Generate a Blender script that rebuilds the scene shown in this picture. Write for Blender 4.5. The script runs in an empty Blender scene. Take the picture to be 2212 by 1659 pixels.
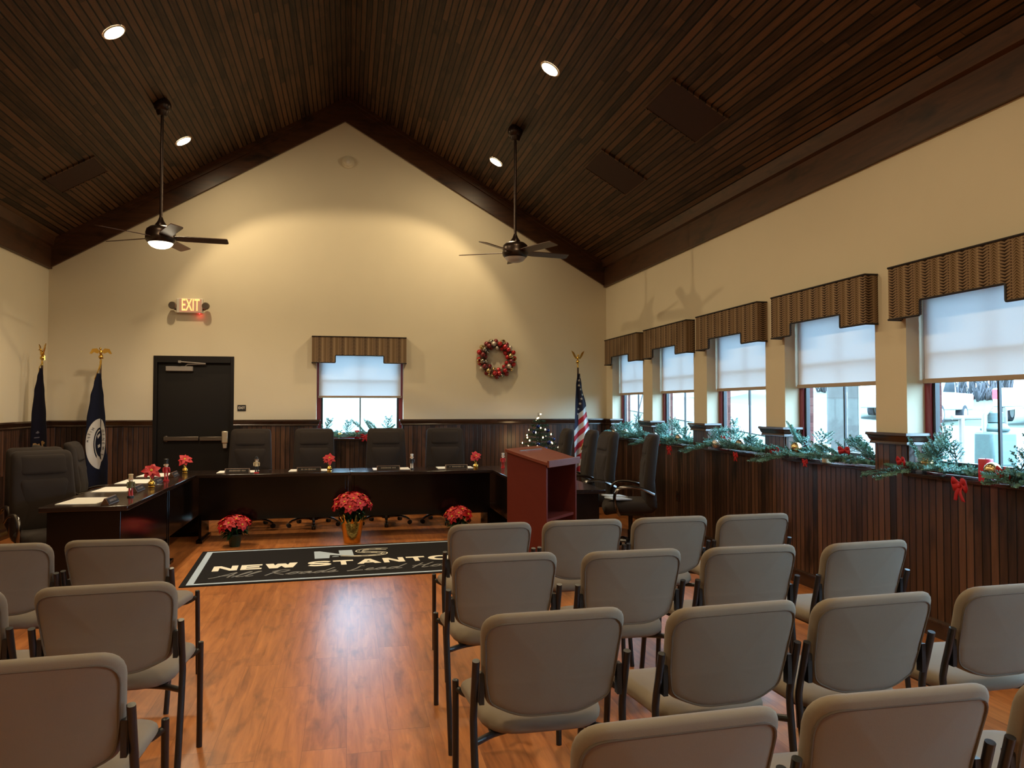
import bpy, math, random
from math import sin, cos, pi, radians as R
from mathutils import Vector, Matrix
random.seed(7)
C = bpy.context.scene.collection
SC = bpy.context.scene

# ------------------------------------------------------------------ camera, world, exposure
cam = bpy.data.cameras.new('camera'); cam_ob = bpy.data.objects.new('camera', cam); C.objects.link(cam_ob)
cam.sensor_width = 36.0; cam.lens = 1662.87 / 2212 * 36; cam.clip_end = 400
cam_ob.location = (0, 0, 1.5); cam_ob.rotation_euler = (pi / 2 + 0.0285, 0, -0.209)
SC.camera = cam_ob
SC.view_settings.view_transform = 'Standard'; SC.view_settings.look = 'None'
SC.view_settings.exposure = 0.0; SC.view_settings.gamma = 1.0; SC.view_settings.use_curve_mapping = False
SC.cycles.use_denoising = True
SC.cycles.max_bounces = 9; SC.cycles.diffuse_bounces = 5; SC.cycles.transparent_max_bounces = 12
SC.cycles.sample_clamp_indirect = 4.0; SC.cycles.caustics_reflective = False; SC.cycles.caustics_refractive = False
SC.cycles.blur_glossy = 1.0
world = bpy.data.worlds.new('overcast_sky'); SC.world = world; world.use_nodes = True
bg = world.node_tree.nodes['Background']
bg.inputs['Color'].default_value = (0.44, 0.71, 1.0, 1); bg.inputs['Strength'].default_value = 24.0
LAMP_W = 103.0          # watts of one recessed ceiling downlight
LAMP_COL = (1.0, 0.77, 0.45)
LAMP_LOW = (1.0, 0.80, 0.55)

# ------------------------------------------------------------------ measured room
D = 10.965; XL = -3.813; XR = 3.769; YF = -3.2
ZE = 3.2765; XA = -0.07; ZA = 5.4875; ZR = 1.3126        # eave trim underside, gable apex, chair rail top
ZC = 5.816; SL = 0.5834; XC = -0.03                        # ceiling ridge, slope
WW, WP, WY = 1.1951, 0.3213, 10.6974                       # window width, pier width, far edge of the first
WIN = [(WY - i * (WW + WP), WY - i * (WW + WP) - WW) for i in range(8)]
ZS = 1.045; ZH = 2.34; JD = 0.14                           # sill, head, jamb depth
BW = (-0.437, 0.756)                                       # window in the back wall
def zc(x): return ZC - SL * abs(x - XC)

# ------------------------------------------------------------------ node helpers
MATS = {}
def mat(name):
    m = bpy.data.materials.new(name); m.use_nodes = True
    nt = m.node_tree; b = nt.nodes['Principled BSDF']
    MATS[name] = m
    return m, nt, b
def N(nt, t, **kw):
    n = nt.nodes.new(t)
    for k, v in kw.items():
        if k == 'inp':
            for a, c in v.items(): n.inputs[a].default_value = c
        else: setattr(n, k, v)
    return n
def L(nt, a, b): nt.links.new(a, b)
def math_n(nt, op, a, b=None, c=None):
    n = N(nt, 'ShaderNodeMath', operation=op)
    for i, x in enumerate((a, b, c)):
        if x is None: continue
        if isinstance(x, (int, float)): n.inputs[i].default_value = x
        else: L(nt, x, n.inputs[i])
    return n.outputs[0]
def mix_rgb(nt, f, a, b, bt='MIX'):
    n = N(nt, 'ShaderNodeMix', data_type='RGBA', blend_type=bt)
    for i, x in ((0, f), (6, a), (7, b)):
        if isinstance(x, (int, float)): n.inputs[i].default_value = x
        elif isinstance(x, tuple): n.inputs[i].default_value = (*x[:3], 1)
        else: L(nt, x, n.inputs[i])
    return n.outputs[2]
def simple(name, col, rough=0.5, metal=0.0, spec=None, noise=0.0, nscale=20, bump=0.0, bscale=200, coat=0.0):
    m, nt, b = mat(name)
    b.inputs['Base Color'].default_value = (*col, 1); b.inputs['Roughness'].default_value = rough
    b.inputs['Metallic'].default_value = metal
    if spec is not None: b.inputs['Specular IOR Level'].default_value = spec
    if coat: b.inputs['Coat Weight'].default_value = coat; b.inputs['Coat Roughness'].default_value = 0.15
    tc = N(nt, 'ShaderNodeTexCoord')
    n = N(nt, 'ShaderNodeTexNoise', inp={'Scale': nscale, 'Detail': 4.0}); L(nt, tc.outputs['Object'], n.inputs['Vector'])
    a = max(0.0, noise); lo = tuple(c * (1 - a) for c in col); hi = tuple(min(1, c * (1 + a)) for c in col)
    L(nt, mix_rgb(nt, n.outputs[0], lo, hi), b.inputs['Base Color'])
    if bump:
        n2 = N(nt, 'ShaderNodeTexNoise', inp={'Scale': bscale, 'Detail': 2.0}); L(nt, tc.outputs['Object'], n2.inputs['Vector'])
        bp = N(nt, 'ShaderNodeBump', inp={'Strength': bump, 'Distance': 0.002}); L(nt, n2.outputs[0], bp.inputs['Height'])
        L(nt, bp.outputs[0], b.inputs['Normal'])
    return m
def emit(name, col, strength):
    m, nt, b = mat(name)
    b.inputs['Base Color'].default_value = (*col, 1)
    b.inputs['Emission Color'].default_value = (*col, 1); b.inputs['Emission Strength'].default_value = strength
    return m

def planks(name, width, length, across, along, cols, kdark=0.25, kscale=1.0, groove=0.09, knots=0.5, rough=0.5, spec=0.3, gdark=0.25, scale_across=1.0, extra=None, bump=0.4, coat=0.0, vary=1.0):
    """Boards of a given width laid side by side; every board has its own tone, grain and knots."""
    m, nt, b = mat(name)
    geo = N(nt, 'ShaderNodeNewGeometry'); sep = N(nt, 'ShaderNodeSeparateXYZ'); L(nt, geo.outputs['Position'], sep.inputs[0])
    def axis(a):
        if a == 'XY': return math_n(nt, 'ADD', sep.outputs[0], sep.outputs[1])
        return sep.outputs['XYZ'.index(a)]
    A = math_n(nt, 'MULTIPLY', axis(across), scale_across / width); Y = axis(along)
    idx = math_n(nt, 'FLOOR', A); fr = math_n(nt, 'FRACT', A)
    wn = N(nt, 'ShaderNodeTexWhiteNoise', noise_dimensions='1D'); L(nt, idx, wn.inputs['W'])
    yy = math_n(nt, 'ADD', math_n(nt, 'DIVIDE', Y, length), math_n(nt, 'MULTIPLY', wn.outputs['Value'], 7.3))
    seg = math_n(nt, 'FLOOR', yy); fy = math_n(nt, 'FRACT', yy)
    cmb = N(nt, 'ShaderNodeCombineXYZ'); L(nt, idx, cmb.inputs[0]); L(nt, seg, cmb.inputs[1])
    w2 = N(nt, 'ShaderNodeTexWhiteNoise', noise_dimensions='2D'); L(nt, cmb.outputs[0], w2.inputs['Vector'])
    # grain, stretched along the board and shifted per board
    gv = N(nt, 'ShaderNodeCombineXYZ')
    L(nt, math_n(nt, 'ADD', math_n(nt, 'MULTIPLY', A, width * 26), math_n(nt, 'MULTIPLY', w2.outputs['Value'], 91)), gv.inputs[0])
    L(nt, math_n(nt, 'MULTIPLY', Y, 2.2), gv.inputs[1]); L(nt, math_n(nt, 'MULTIPLY', w2.outputs['Value'], 37), gv.inputs[2])
    g = N(nt, 'ShaderNodeTexNoise', inp={'Scale': 1.0, 'Detail': 6.0, 'Roughness': 0.62, 'Distortion': 0.6}); L(nt, gv.outputs[0], g.inputs['Vector'])
    ramp = N(nt, 'ShaderNodeValToRGB'); e = ramp.color_ramp.elements
    e[0].position = 0.22; e[0].color = (*cols[0], 1); e[1].position = 0.80; e[1].color = (*cols[-1], 1)
    for i, c in enumerate(cols[1:-1]):
        x = ramp.color_ramp.elements.new(0.22 + 0.58 * (i + 1) / (len(cols) - 1)); x.color = (*c, 1)
    tone = math_n(nt, 'ADD', math_n(nt, 'MULTIPLY', g.outputs[0], 0.75), math_n(nt, 'MULTIPLY', math_n(nt, 'SUBTRACT', w2.outputs['Value'], 0.5), 0.55 * vary))
    L(nt, math_n(nt, 'ADD', tone, 0.12), ramp.inputs[0])
    col = ramp.outputs[0]
    # broad blotches and knots
    kv = N(nt, 'ShaderNodeCombineXYZ')
    L(nt, math_n(nt, 'MULTIPLY', A, width * 5 * kscale), kv.inputs[0]); L(nt, math_n(nt, 'MULTIPLY', Y, 1.9 * kscale), kv.inputs[1])
    kn = N(nt, 'ShaderNodeTexNoise', inp={'Scale': 1.0, 'Detail': 3.0, 'Roughness': 0.6}); L(nt, kv.outputs[0], kn.inputs['Vector'])
    kr = N(nt, 'ShaderNodeMapRange', inp={1: 0.56, 2: 0.72, 3: 0.0, 4: knots}); L(nt, kn.outputs[0], kr.inputs[0])
    col = mix_rgb(nt, kr.outputs[0], col, tuple(c * kdark for c in cols[0]))
    if groove:
        d = math_n(nt, 'MINIMUM', fr, math_n(nt, 'SUBTRACT', 1.0, fr))
        gr = N(nt, 'ShaderNodeMapRange', inp={1: groove * 0.45, 2: groove, 3: 1.0, 4: 0.0}); L(nt, d, gr.inputs[0])
        dy = math_n(nt, 'MULTIPLY', math_n(nt, 'MINIMUM', fy, math_n(nt, 'SUBTRACT', 1.0, fy)), length)
        gy = N(nt, 'ShaderNodeMapRange', inp={1: 0.001, 2: 0.004, 3: 0.7, 4: 0.0}); L(nt, dy, gy.inputs[0])
        gm = math_n(nt, 'MAXIMUM', gr.outputs[0], gy.outputs[0])
        col = mix_rgb(nt, gm, col, tuple(c * gdark for c in cols[0]))
        bp = N(nt, 'ShaderNodeBump', invert=True, inp={'Strength': bump, 'Distance': 0.006}); L(nt, gm, bp.inputs['Height']); L(nt, bp.outputs[0], b.inputs['Normal'])
    L(nt, col, b.inputs['Base Color'])
    b.inputs['Roughness'].default_value = rough; b.inputs['Specular IOR Level'].default_value = spec
    if coat: b.inputs['Coat Weight'].default_value = coat; b.inputs['Coat Roughness'].default_value = 0.12
    return m

# ------------------------------------------------------------------ materials
plaster = simple('beige_plaster', (0.64, 0.565, 0.425), 0.75, spec=0.2, noise=0.03, nscale=3, bump=0.12, bscale=160)
ceil_m = planks('stained_ceiling_boards', 0.063, 2.6, 'X', 'Y', [(0.018, 0.008, 0.004), (0.054, 0.026, 0.012), (0.094, 0.047, 0.022), (0.125, 0.056, 0.025)], groove=0.135, knots=0.55, rough=0.5, spec=0.15, scale_across=1.157, gdark=0.05, vary=0.7)
wains_m = planks('stained_beadboard', 0.062, 30, 'XY', 'Z', [(0.018, 0.009, 0.006), (0.050, 0.023, 0.013), (0.085, 0.040, 0.023), (0.130, 0.060, 0.034)], groove=0.10, knots=1.0, kscale=0.75, rough=0.38, spec=0.4, gdark=0.15, vary=0.85)
trimw_m = planks('stained_trim_wood', 9.0, 60, 'Z', 'XY', [(0.008, 0.004, 0.003), (0.024, 0.010, 0.005), (0.065, 0.024, 0.009)], groove=0, knots=0.8, rough=0.4, spec=0.35)
rail_m = simple('dark_rail_wood', (0.038, 0.017, 0.010), 0.22, spec=0.6, noise=0.5, nscale=14)
floor_m = planks('laminate_floor', 0.19, 1.25, 'X', 'Y', [(0.15, 0.042, 0.012), (0.36, 0.118, 0.032), (0.52, 0.190, 0.055), (0.62, 0.255, 0.080)], groove=0.006, knots=0.5, kdark=0.65, kscale=1.7, rough=0.30, spec=0.5, gdark=1.3, bump=0.05, vary=0.30)
taupe = None
def fabric(name, col, scale=900, noise=0.12, sheen=0.10):
    m, nt, b = mat(name)
    tc = N(nt, 'ShaderNodeTexCoord')
    n = N(nt, 'ShaderNodeTexNoise', inp={'Scale': 7.0, 'Detail': 3.0}); L(nt, tc.outputs['Object'], n.inputs['Vector'])
    wv = N(nt, 'ShaderNodeTexNoise', inp={'Scale': scale * 0.6, 'Detail': 1.0}); L(nt, tc.outputs['Object'], wv.inputs['Vector'])
    f = math_n(nt, 'ADD', math_n(nt, 'MULTIPLY', n.outputs[0], 0.6), math_n(nt, 'MULTIPLY', wv.outputs[0], 0.4))
    L(nt, mix_rgb(nt, f, tuple(c * (1 - noise) for c in col), tuple(c * (1 + noise) for c in col)), b.inputs['Base Color'])
    bp = N(nt, 'ShaderNodeBump', inp={'Strength': 0.25, 'Distance': 0.001}); L(nt, wv.outputs[0], bp.inputs['Height']); L(nt, bp.outputs[0], b.inputs['Normal'])
    b.inputs['Roughness'].default_value = 0.9; b.inputs['Specular IOR Level'].default_value = 0.15
    b.inputs['Sheen Weight'].default_value = sheen; b.inputs['Sheen Roughness'].default_value = 0.5
    return m
taupe = fabric('taupe_weave', (0.180, 0.143, 0.106))
taupe_dark = fabric('taupe_piping', (0.100, 0.078, 0.058))
exec_m = fabric('grey_brown_upholstery', (0.027, 0.020, 0.0165), 600, 0.12, 0.03)
black_metal = simple('black_powder_coat', (0.010, 0.010, 0.011), 0.35, spec=0.5, noise=0.1)
black_plastic = simple('black_plastic', (0.008, 0.008, 0.009), 0.45, noise=0.1)
chrome = simple('brushed_steel', (0.42, 0.40, 0.38), 0.28, 1.0, noise=0.06)
gunmetal = simple('polished_gunmetal', (0.16, 0.15, 0.15), 0.22, 1.0, noise=0.06)
gold = simple('polished_gold', (0.70, 0.44, 0.10), 0.25, 1.0, noise=0.08)
goldfoil = simple('gold_foil', (0.72, 0.44, 0.11), 0.2, 1.0, noise=0.1, bump=0.9, bscale=60)
espresso = planks('espresso_laminate', 0.6, 3.0, 'X', 'Y', [(0.010, 0.0055, 0.0045), (0.017, 0.009, 0.007), (0.024, 0.012, 0.009)], groove=0, knots=0.2, rough=0.16, spec=0.5)
espresso_dark = simple('espresso_panel', (0.0025, 0.0018, 0.0018), 0.14, spec=0.35, noise=0.2)
cherry = planks('cherry_laminate', 0.3, 2.4, 'XY', 'Z', [(0.075, 0.010, 0.007), (0.100, 0.015, 0.010), (0.125, 0.022, 0.014)], groove=0, knots=0.1, rough=0.35, spec=0.4, vary=0.5)
cherry_top = simple('cherry_laminate_top', (0.15, 0.034, 0.019), 0.4, noise=0.12, nscale=9)
redframe = simple('red_window_frame', (0.20, 0.022, 0.026), 0.4, noise=0.05)
brick_m = None
paper_m = simple('white_paper', (0.72, 0.70, 0.66), 0.8, noise=0.02)
door_m = simple('dark_brown_door', (0.006, 0.004, 0.003), 0.5, spec=0.3, noise=0.12, nscale=5)
doorframe_m = simple('dark_door_frame', (0.006, 0.004, 0.0035), 0.5, spec=0.25, noise=0.1)
fan_m = simple('oil_rubbed_bronze', (0.030, 0.016, 0.011), 0.32, 0.6, noise=0.15)
blade_m = simple('dark_walnut_blade', (0.050, 0.018, 0.010), 0.35, noise=0.3, nscale=8)
white_pl = simple('white_plastic', (0.62, 0.56, 0.48), 0.5, noise=0.02)
navy = fabric('navy_flag_cloth', (0.006, 0.008, 0.022), 400)
black_flag = fabric('dark_navy_flag_cloth', (0.005, 0.004, 0.011), 400)
flag_white = fabric('white_flag_cloth', (0.55, 0.53, 0.50), 400, 0.05)
red_petal = simple('red_bract', (0.42, 0.004, 0.009), 0.6, noise=0.3, nscale=30)
leaf_m = simple('dark_green_leaf', (0.010, 0.042, 0.012), 0.5, noise=0.4, nscale=30)
yellow_m = simple('yellow_cyathia', (0.62, 0.42, 0.05), 0.5, noise=0.2)
fir_m = simple('fir_needles', (0.055, 0.170, 0.135), 0.55, noise=0.5, nscale=26)
fir_lt = simple('fir_needle_tips', (0.15, 0.33, 0.27), 0.55, noise=0.4, nscale=26)
bark_m = simple('brown_bark', (0.060, 0.032, 0.018), 0.85, noise=0.4, nscale=30)
red_bow = simple('red_velvet_bow', (0.42, 0.005, 0.012), 0.7, noise=0.15)
red_wax = simple('red_candle_wax', (0.50, 0.012, 0.035), 0.4, noise=0.05)
cream_wax = simple('cream_candle_wax', (0.66, 0.58, 0.42), 0.45, noise=0.05)
silver_ball = simple('antique_silver_ball', (0.36, 0.32, 0.26), 0.22, 1.0, noise=0.12)
gold_ball = simple('satin_gold_ball', (0.62, 0.46, 0.22), 0.24, 1.0, noise=0.1)
red_ball = simple('glossy_red_ball', (0.42, 0.008, 0.010), 0.12, 0.35, noise=0.1, coat=0.6)
dark_red_ball = simple('dark_red_ball', (0.17, 0.010, 0.010), 0.16, 0.3, noise=0.1, coat=0.5)
glitter_ball = simple('white_glitter_ball', (0.58, 0.50, 0.42), 0.3, 0.6, noise=0.7, nscale=90)
green_pot = simple('dark_green_pot', (0.006, 0.022, 0.010), 0.4, noise=0.15)
lens_m = emit('lit_lamp_lens', (1.0, 0.79, 0.48), 350.0)
bowl_on = emit('lit_frosted_bowl', (1.0, 0.86, 0.62), 6.0)
bowl_off = simple('frosted_glass_bowl', (0.50, 0.45, 0.42), 0.35, noise=0.02)
bulb_m = emit('warm_mini_bulb', (1.0, 0.72, 0.36), 12.0)
exit_red = emit('lit_exit_letter', (1.0, 0.47, 0.16), 1.35)
exit_face = emit('exit_face_panel', (0.48, 0.27, 0.19), 0.30)
led_m = emit('red_led', (1.0, 0.03, 0.04), 9.0)

# ------------------------------------------------------------------ mesh helpers
class M:
    """Collects shapes; build() links them as ONE mesh object."""
    def __init__(s): s.v = []; s.f = []; s.mi = []; s.uv = None
    def add(s, vs, fs, mi=0, xf=None):
        o = len(s.v)
        s.v += [tuple(xf @ Vector(p)) if xf else tuple(p) for p in vs]
        for f in fs: s.f.append([i + o for i in f]); s.mi.append(mi)
        return s
    def box(s, x0, x1, y0, y1, z0, z1, mi=0, xf=None):
        vs = [(x, y, z) for x in (x0, x1) for y in (y0, y1) for z in (z0, z1)]
        return s.add(vs, [(0, 1, 3, 2), (4, 6, 7, 5), (0, 4, 5, 1), (2, 3, 7, 6), (0, 2, 6, 4), (1, 5, 7, 3)], mi, xf)
    def prism(s, poly, a, b, axis='y', mi=0, xf=None):
        """Extrude a 2-D polygon along an axis from a to b. axis y: poly=(x,z); x: (y,z); z: (x,y)."""
        n = len(poly)
        mk = {'y': lambda p, t: (p[0], t, p[1]), 'x': lambda p, t: (t, p[0], p[1]), 'z': lambda p, t: (p[0], p[1], t)}[axis]
        vs = [mk(p, a) for p in poly] + [mk(p, b) for p in poly]
        fs = [tuple(range(n)), tuple(range(2 * n - 1, n - 1, -1))] + [(i, i + n, (i + 1) % n + n, (i + 1) % n) for i in range(n)]
        return s.add(vs, fs, mi, xf)
    def tube(s, pts, r, seg=10, mi=0, closed=False, xf=None, squash=None):
        pts = [Vector(p) for p in pts]; n = len(pts)
        rr = r if isinstance(r, (list, tuple)) else [r] * n
        vs = []; prev = None
        for i, p in enumerate(pts):
            if closed: t = pts[(i + 1) % n] - pts[i - 1]
            else: t = pts[min(i + 1, n - 1)] - pts[max(i - 1, 0)]
            t.normalize()
            if prev is None:
                u = t.cross(Vector((0, 0, 1)))
                if u.length < 0.15: u = t.cross(Vector((0, 1, 0)))
            else: u = prev - t * prev.dot(t)
            u.normalize(); prev = u; w = t.cross(u)
            for k in range(seg):
                a = 2 * pi * k / seg
                vs.append(p + (u * cos(a) * (squash[0] if squash else 1) + w * sin(a) * (squash[1] if squash else 1)) * rr[i])
        fs = []
        for i in range(n if closed else n - 1):
            j = (i + 1) % n
            for k in range(seg):
                fs.append((i * seg + k, i * seg + (k + 1) % seg, j * seg + (k + 1) % seg, j * seg + k))
        if not closed: fs += [tuple(range(seg - 1, -1, -1)), tuple(range((n - 1) * seg, n * seg))]
        return s.add(vs, fs, mi, xf)
    def lathe(s, prof, seg=24, mi=0, xf=None, c=(0, 0, 0)):
        """prof: (radius, z) from one end to the other; ends are closed."""
        vs = []; fs = []
        for r, z in prof:
            for k in range(seg):
                a = 2 * pi * k / seg; vs.append((c[0] + r * cos(a), c[1] + r * sin(a), c[2] + z))
        n = len(prof)
        for i in range(n - 1):
            for k in range(seg): fs.append((i * seg + k, i * seg + (k + 1) % seg, (i + 1) * seg + (k + 1) % seg, (i + 1) * seg + k))
        fs += [tuple(range(seg - 1, -1, -1)), tuple(range((n - 1) * seg, n * seg))]
        return s.add(vs, fs, mi, xf)
    def ball(s, c, r, seg=14, rings=8, mi=0, sc=(1, 1, 1), xf=None):
        vs = []; fs = []
        for i in range(1, rings):
            t = pi * i / rings
            for k in range(seg):
                a = 2 * pi * k / seg
                vs.append((c[0] + r * sc[0] * sin(t) * cos(a), c[1] + r * sc[1] * sin(t) * sin(a), c[2] + r * sc[2] * cos(t)))
        for i in range(rings - 2):
            for k in range(seg): fs.append((i * seg + k, (i + 1) * seg + k, (i + 1) * seg + (k + 1) % seg, i * seg + (k + 1) % seg))
        top = len(vs); vs += [(c[0], c[1], c[2] + r * sc[2]), (c[0], c[1], c[2] - r * sc[2])]
        for k in range(seg):
            fs.append((top, k, (k + 1) % seg)); o = (rings - 2) * seg
            fs.append((top + 1, o + (k + 1) % seg, o + k))
        return s.add(vs, fs, mi, xf)
    def grid(s, fn, nu, nv, mi=0, xf=None, uv=False):
        o = len(s.v)
        vs = [fn(i / nu, j / nv) for j in range(nv + 1) for i in range(nu + 1)]
        fs = [(j * (nu + 1) + i, j * (nu + 1) + i + 1, (j + 1) * (nu + 1) + i + 1, (j + 1) * (nu + 1) + i) for j in range(nv) for i in range(nu)]
        return s.add(vs, fs, mi, xf)
    def sweep(s, path, prof, mi=0, cap=True, side=1):
        """Mitred sweep of a profile (out, z) along a plan path [(x, y)]; out is to the left of travel times side."""
        n = len(path); m = len(prof); vs = []
        for i, p in enumerate(path):
            p = Vector(p)
            d0 = (p - Vector(path[i - 1])).normalized() if i > 0 else None
            d1 = (Vector(path[i + 1]) - p).normalized() if i < n - 1 else None
            n0 = Vector((-d0.y, d0.x)) if d0 else None; n1 = Vector((-d1.y, d1.x)) if d1 else None
            if n0 and n1:
                b = (n0 + n1).normalized(); b = b / max(0.2, b.dot(n0))
            else: b = n0 or n1
            for o, z in prof: vs.append((p.x + b.x * o * side, p.y + b.y * o * side, z))
        fs = []
        for i in range(n - 1):
            for k in range(m): fs.append((i * m + k, i * m + (k + 1) % m, (i + 1) * m + (k + 1) % m, (i + 1) * m + k))
        if cap: fs += [tuple(range(m)), tuple(range((n - 1) * m, n * m))]
        return s.add(vs, fs, mi)
    def build(s, name, mats, parent=None, angle=38, bevel=0.0, segs=2):
        me = bpy.data.meshes.new(name); me.from_pydata(s.v, [], s.f)
        if not isinstance(mats, (list, tuple)): mats = [mats]
        for m in mats: me.materials.append(m)
        me.polygons.foreach_set('material_index', s.mi)
        me.validate(); me.update()
        import bmesh
        b = bmesh.new(); b.from_mesh(me); bmesh.ops.recalc_face_normals(b, faces=b.faces); b.to_mesh(me); b.free()
        me.shade_smooth(); me.set_sharp_from_angle(angle=R(angle))
        o = bpy.data.objects.new(name, me); C.objects.link(o)
        if parent: o.parent = parent
        if bevel:
            md = o.modifiers.new('edge', 'BEVEL'); md.width = bevel; md.segments = segs; md.limit_method = 'ANGLE'; md.angle_limit = R(40)
        return o

def tag(o, label=None, cat=None, group=None, kind=None):
    if label: o['label'] = label
    if cat: o['category'] = cat
    if group: o['group'] = group
    if kind: o['kind'] = kind
    return o
def thing(name, label, cat, loc=(0, 0, 0), rz=0.0, group=None):
    o = bpy.data.objects.new(name, None); C.objects.link(o); o.empty_display_size = 0.1
    o.location = loc; o.rotation_euler = (0, 0, rz)
    return tag(o, label, cat, group)
def copy_tree(o, parent=None):
    c = o.copy(); C.objects.link(c)
    if parent: c.parent = parent
    for ch in list(o.children): copy_tree(ch, c)
    return c
def dup(root, loc, rz, label, group=None):
    c = copy_tree(root); c.location = loc; c.rotation_euler = (0, 0, rz); c['label'] = label
    if group: c['group'] = group
    return c
def arc(c, r, a0, a1, n, plane='xy'):
    out = []
    for i in range(n + 1):
        a = R(a0 + (a1 - a0) * i / n); u, w = c[0] + r * cos(a), c[1] + r * sin(a)
        out.append((u, w))
    return out
def smooth_path(pts, n=6):
    """Catmull-Rom through the points."""
    P = [Vector(p) for p in pts]; P = [2 * P[0] - P[1]] + P + [2 * P[-1] - P[-2]]; out = []
    for i in range(1, len(P) - 2):
        for k in range(n):
            t = k / n
            out.append(0.5 * ((2 * P[i]) + (P[i + 1] - P[i - 1]) * t + (2 * P[i - 1] - 5 * P[i] + 4 * P[i + 1] - P[i + 2]) * t * t + (3 * P[i] - P[i - 1] - 3 * P[i + 1] + P[i + 2]) * t ** 3))
    out.append(P[-2]); return out
def rounded(poly, rads, n=6):
    """Round the corners of a polygon [(x, y)] with a radius each."""
    out = []; m = len(poly)
    for i, p in enumerate(poly):
        p = Vector(p); a = Vector(poly[i - 1]) - p; b = Vector(poly[(i + 1) % m]) - p
        r = rads[i] if isinstance(rads, (list, tuple)) else rads
        if r <= 0: out.append(tuple(p)); continue
        ang = a.angle(b); t = min(r / math.tan(ang / 2), a.length * 0.49, b.length * 0.49)
        s0 = p + a.normalized() * t; s1 = p + b.normalized() * t
        for k in range(n + 1):
            w = k / n; out.append(tuple(s0 * (1 - w) ** 2 + p * 2 * w * (1 - w) + s1 * w * w))
    return out
def pad(m, outline, thick, fn, inset=0.04, dome=0.25, mi=0, back_dome=0.25):
    """A cushion from a closed outline (u, w). fn(u, w, t) places a point at thickness t (-1 back .. 1 front, in metres)."""
    n = len(outline); cx = sum(p[0] for p in outline) / n; cy = sum(p[1] for p in outline) / n
    hw = max(abs(p[0] - cx) for p in outline)
    rings = []
    h = thick / 2
    prof = [(0.30, 1 + dome), (0.62, 1 + dome * 0.8), (0.84, 1 + dome * 0.35), (1 - inset / hw * 0.55, 0.86), (1 - inset / hw * 0.15, 0.55), (1.0, 0.15), (1.0, -0.25), (1 - inset / hw * 0.2, -0.66), (1 - inset / hw * 0.6, -0.92), (0.84, -1 - back_dome * 0.3), (0.62, -1 - back_dome * 0.8), (0.30, -1 - back_dome)]
    for s, t in prof: rings.append([fn(cx + (p[0] - cx) * s, cy + (p[1] - cy) * s, t * h) for p in outline])
    vs = [p for r in rings for p in r]; fs = []
    for i in range(len(rings) - 1):
        for k in range(n): fs.append((i * n + k, i * n + (k + 1) % n, (i + 1) * n + (k + 1) % n, (i + 1) * n + k))
    a = len(vs); vs.append(fn(cx, cy, (1 + dome) * h)); vs.append(fn(cx, cy, -(1 + back_dome) * h))
    for k in range(n):
        fs.append((a, (k + 1) % n, k)); o = (len(rings) - 1) * n; fs.append((a + 1, o + k, o + (k + 1) % n))
    m.add(vs, fs, mi)
    return m
def text_mesh(txt, size, depth=0.002, offset=0.0, sx=1.0, align='CENTER', shear=0.0, spacing=1.0):
    cu = bpy.data.curves.new('lettering', 'FONT'); cu.body = txt; cu.size = size; cu.extrude = depth / 2; cu.offset = offset
    cu.align_x = align; cu.align_y = 'CENTER'; cu.shear = shear; cu.space_character = spacing; cu.resolution_u = 3
    o = bpy.data.objects.new('lettering', cu); C.objects.link(o)
    dg = bpy.context.evaluated_depsgraph_get(); me = bpy.data.meshes.new_from_object(o.evaluated_get(dg))
    vs = [(v.co.x * sx, v.co.y, v.co.z) for v in me.vertices]; fs = [tuple(p.vertices) for p in me.polygons]
    bpy.data.objects.remove(o); bpy.data.curves.remove(cu); bpy.data.meshes.remove(me)
    return vs, fs

# ------------------------------------------------------------------ the room shell
def struct(o): o['kind'] = 'structure'; return o
m = M(); m.add([(XL - 0.1, YF, 0), (XR + 0.02, YF, 0), (XR + 0.02, D + 0.02, 0), (XL - 0.1, D + 0.02, 0), (XL - 0.1, YF, -0.1), (XR + 0.02, YF, -0.1), (XR + 0.02, D + 0.02, -0.1), (XL - 0.1, D + 0.02, -0.1)],
               [(0, 1, 2, 3), (7, 6, 5, 4), (0, 4, 5, 1), (1, 5, 6, 2), (2, 6, 7, 3), (3, 7, 4, 0)])
struct(m.build('floor', floor_m))
m = M(); e = 0.12
for xw, sg in ((XL - 0.4, -1), (XR + 0.4, 1)):
    a, b = (xw, zc(xw)), (XC, ZC)
    m.prism([a, b, (b[0], b[1] + e), (a[0], a[1] + e)], YF - 0.2, D + 0.3, 'y')
struct(m.build('ceiling', ceil_m))

# back wall with its window and door openings
DX0, DX1, DZ = -2.535, -1.520, 2.168
def gable(x): return zc(x) + 0.05
m = M()
def slab(x0, x1, z0, z1): m.box(x0, x1, D, D + 0.24, z0, z1)
slab(XL - 0.1, DX0, 0, 3.2); slab(DX0, DX1, DZ, 3.2); slab(DX1, BW[0], 0, 3.2)
slab(BW[0], BW[1], 0, ZS - 0.03); slab(BW[0], BW[1], ZH, 3.2); slab(BW[1], XR + 0.3, 0, 3.2)
m.prism([(XL - 0.1, 3.2), (XR + 0.3, 3.2), (XR + 0.3, gable(XR + 0.3)), (XC, ZC + 0.05), (XL - 0.1, gable(XL - 0.1))], D, D + 0.24, 'y')
wall_back = struct(m.build('wall_back', plaster))
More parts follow.
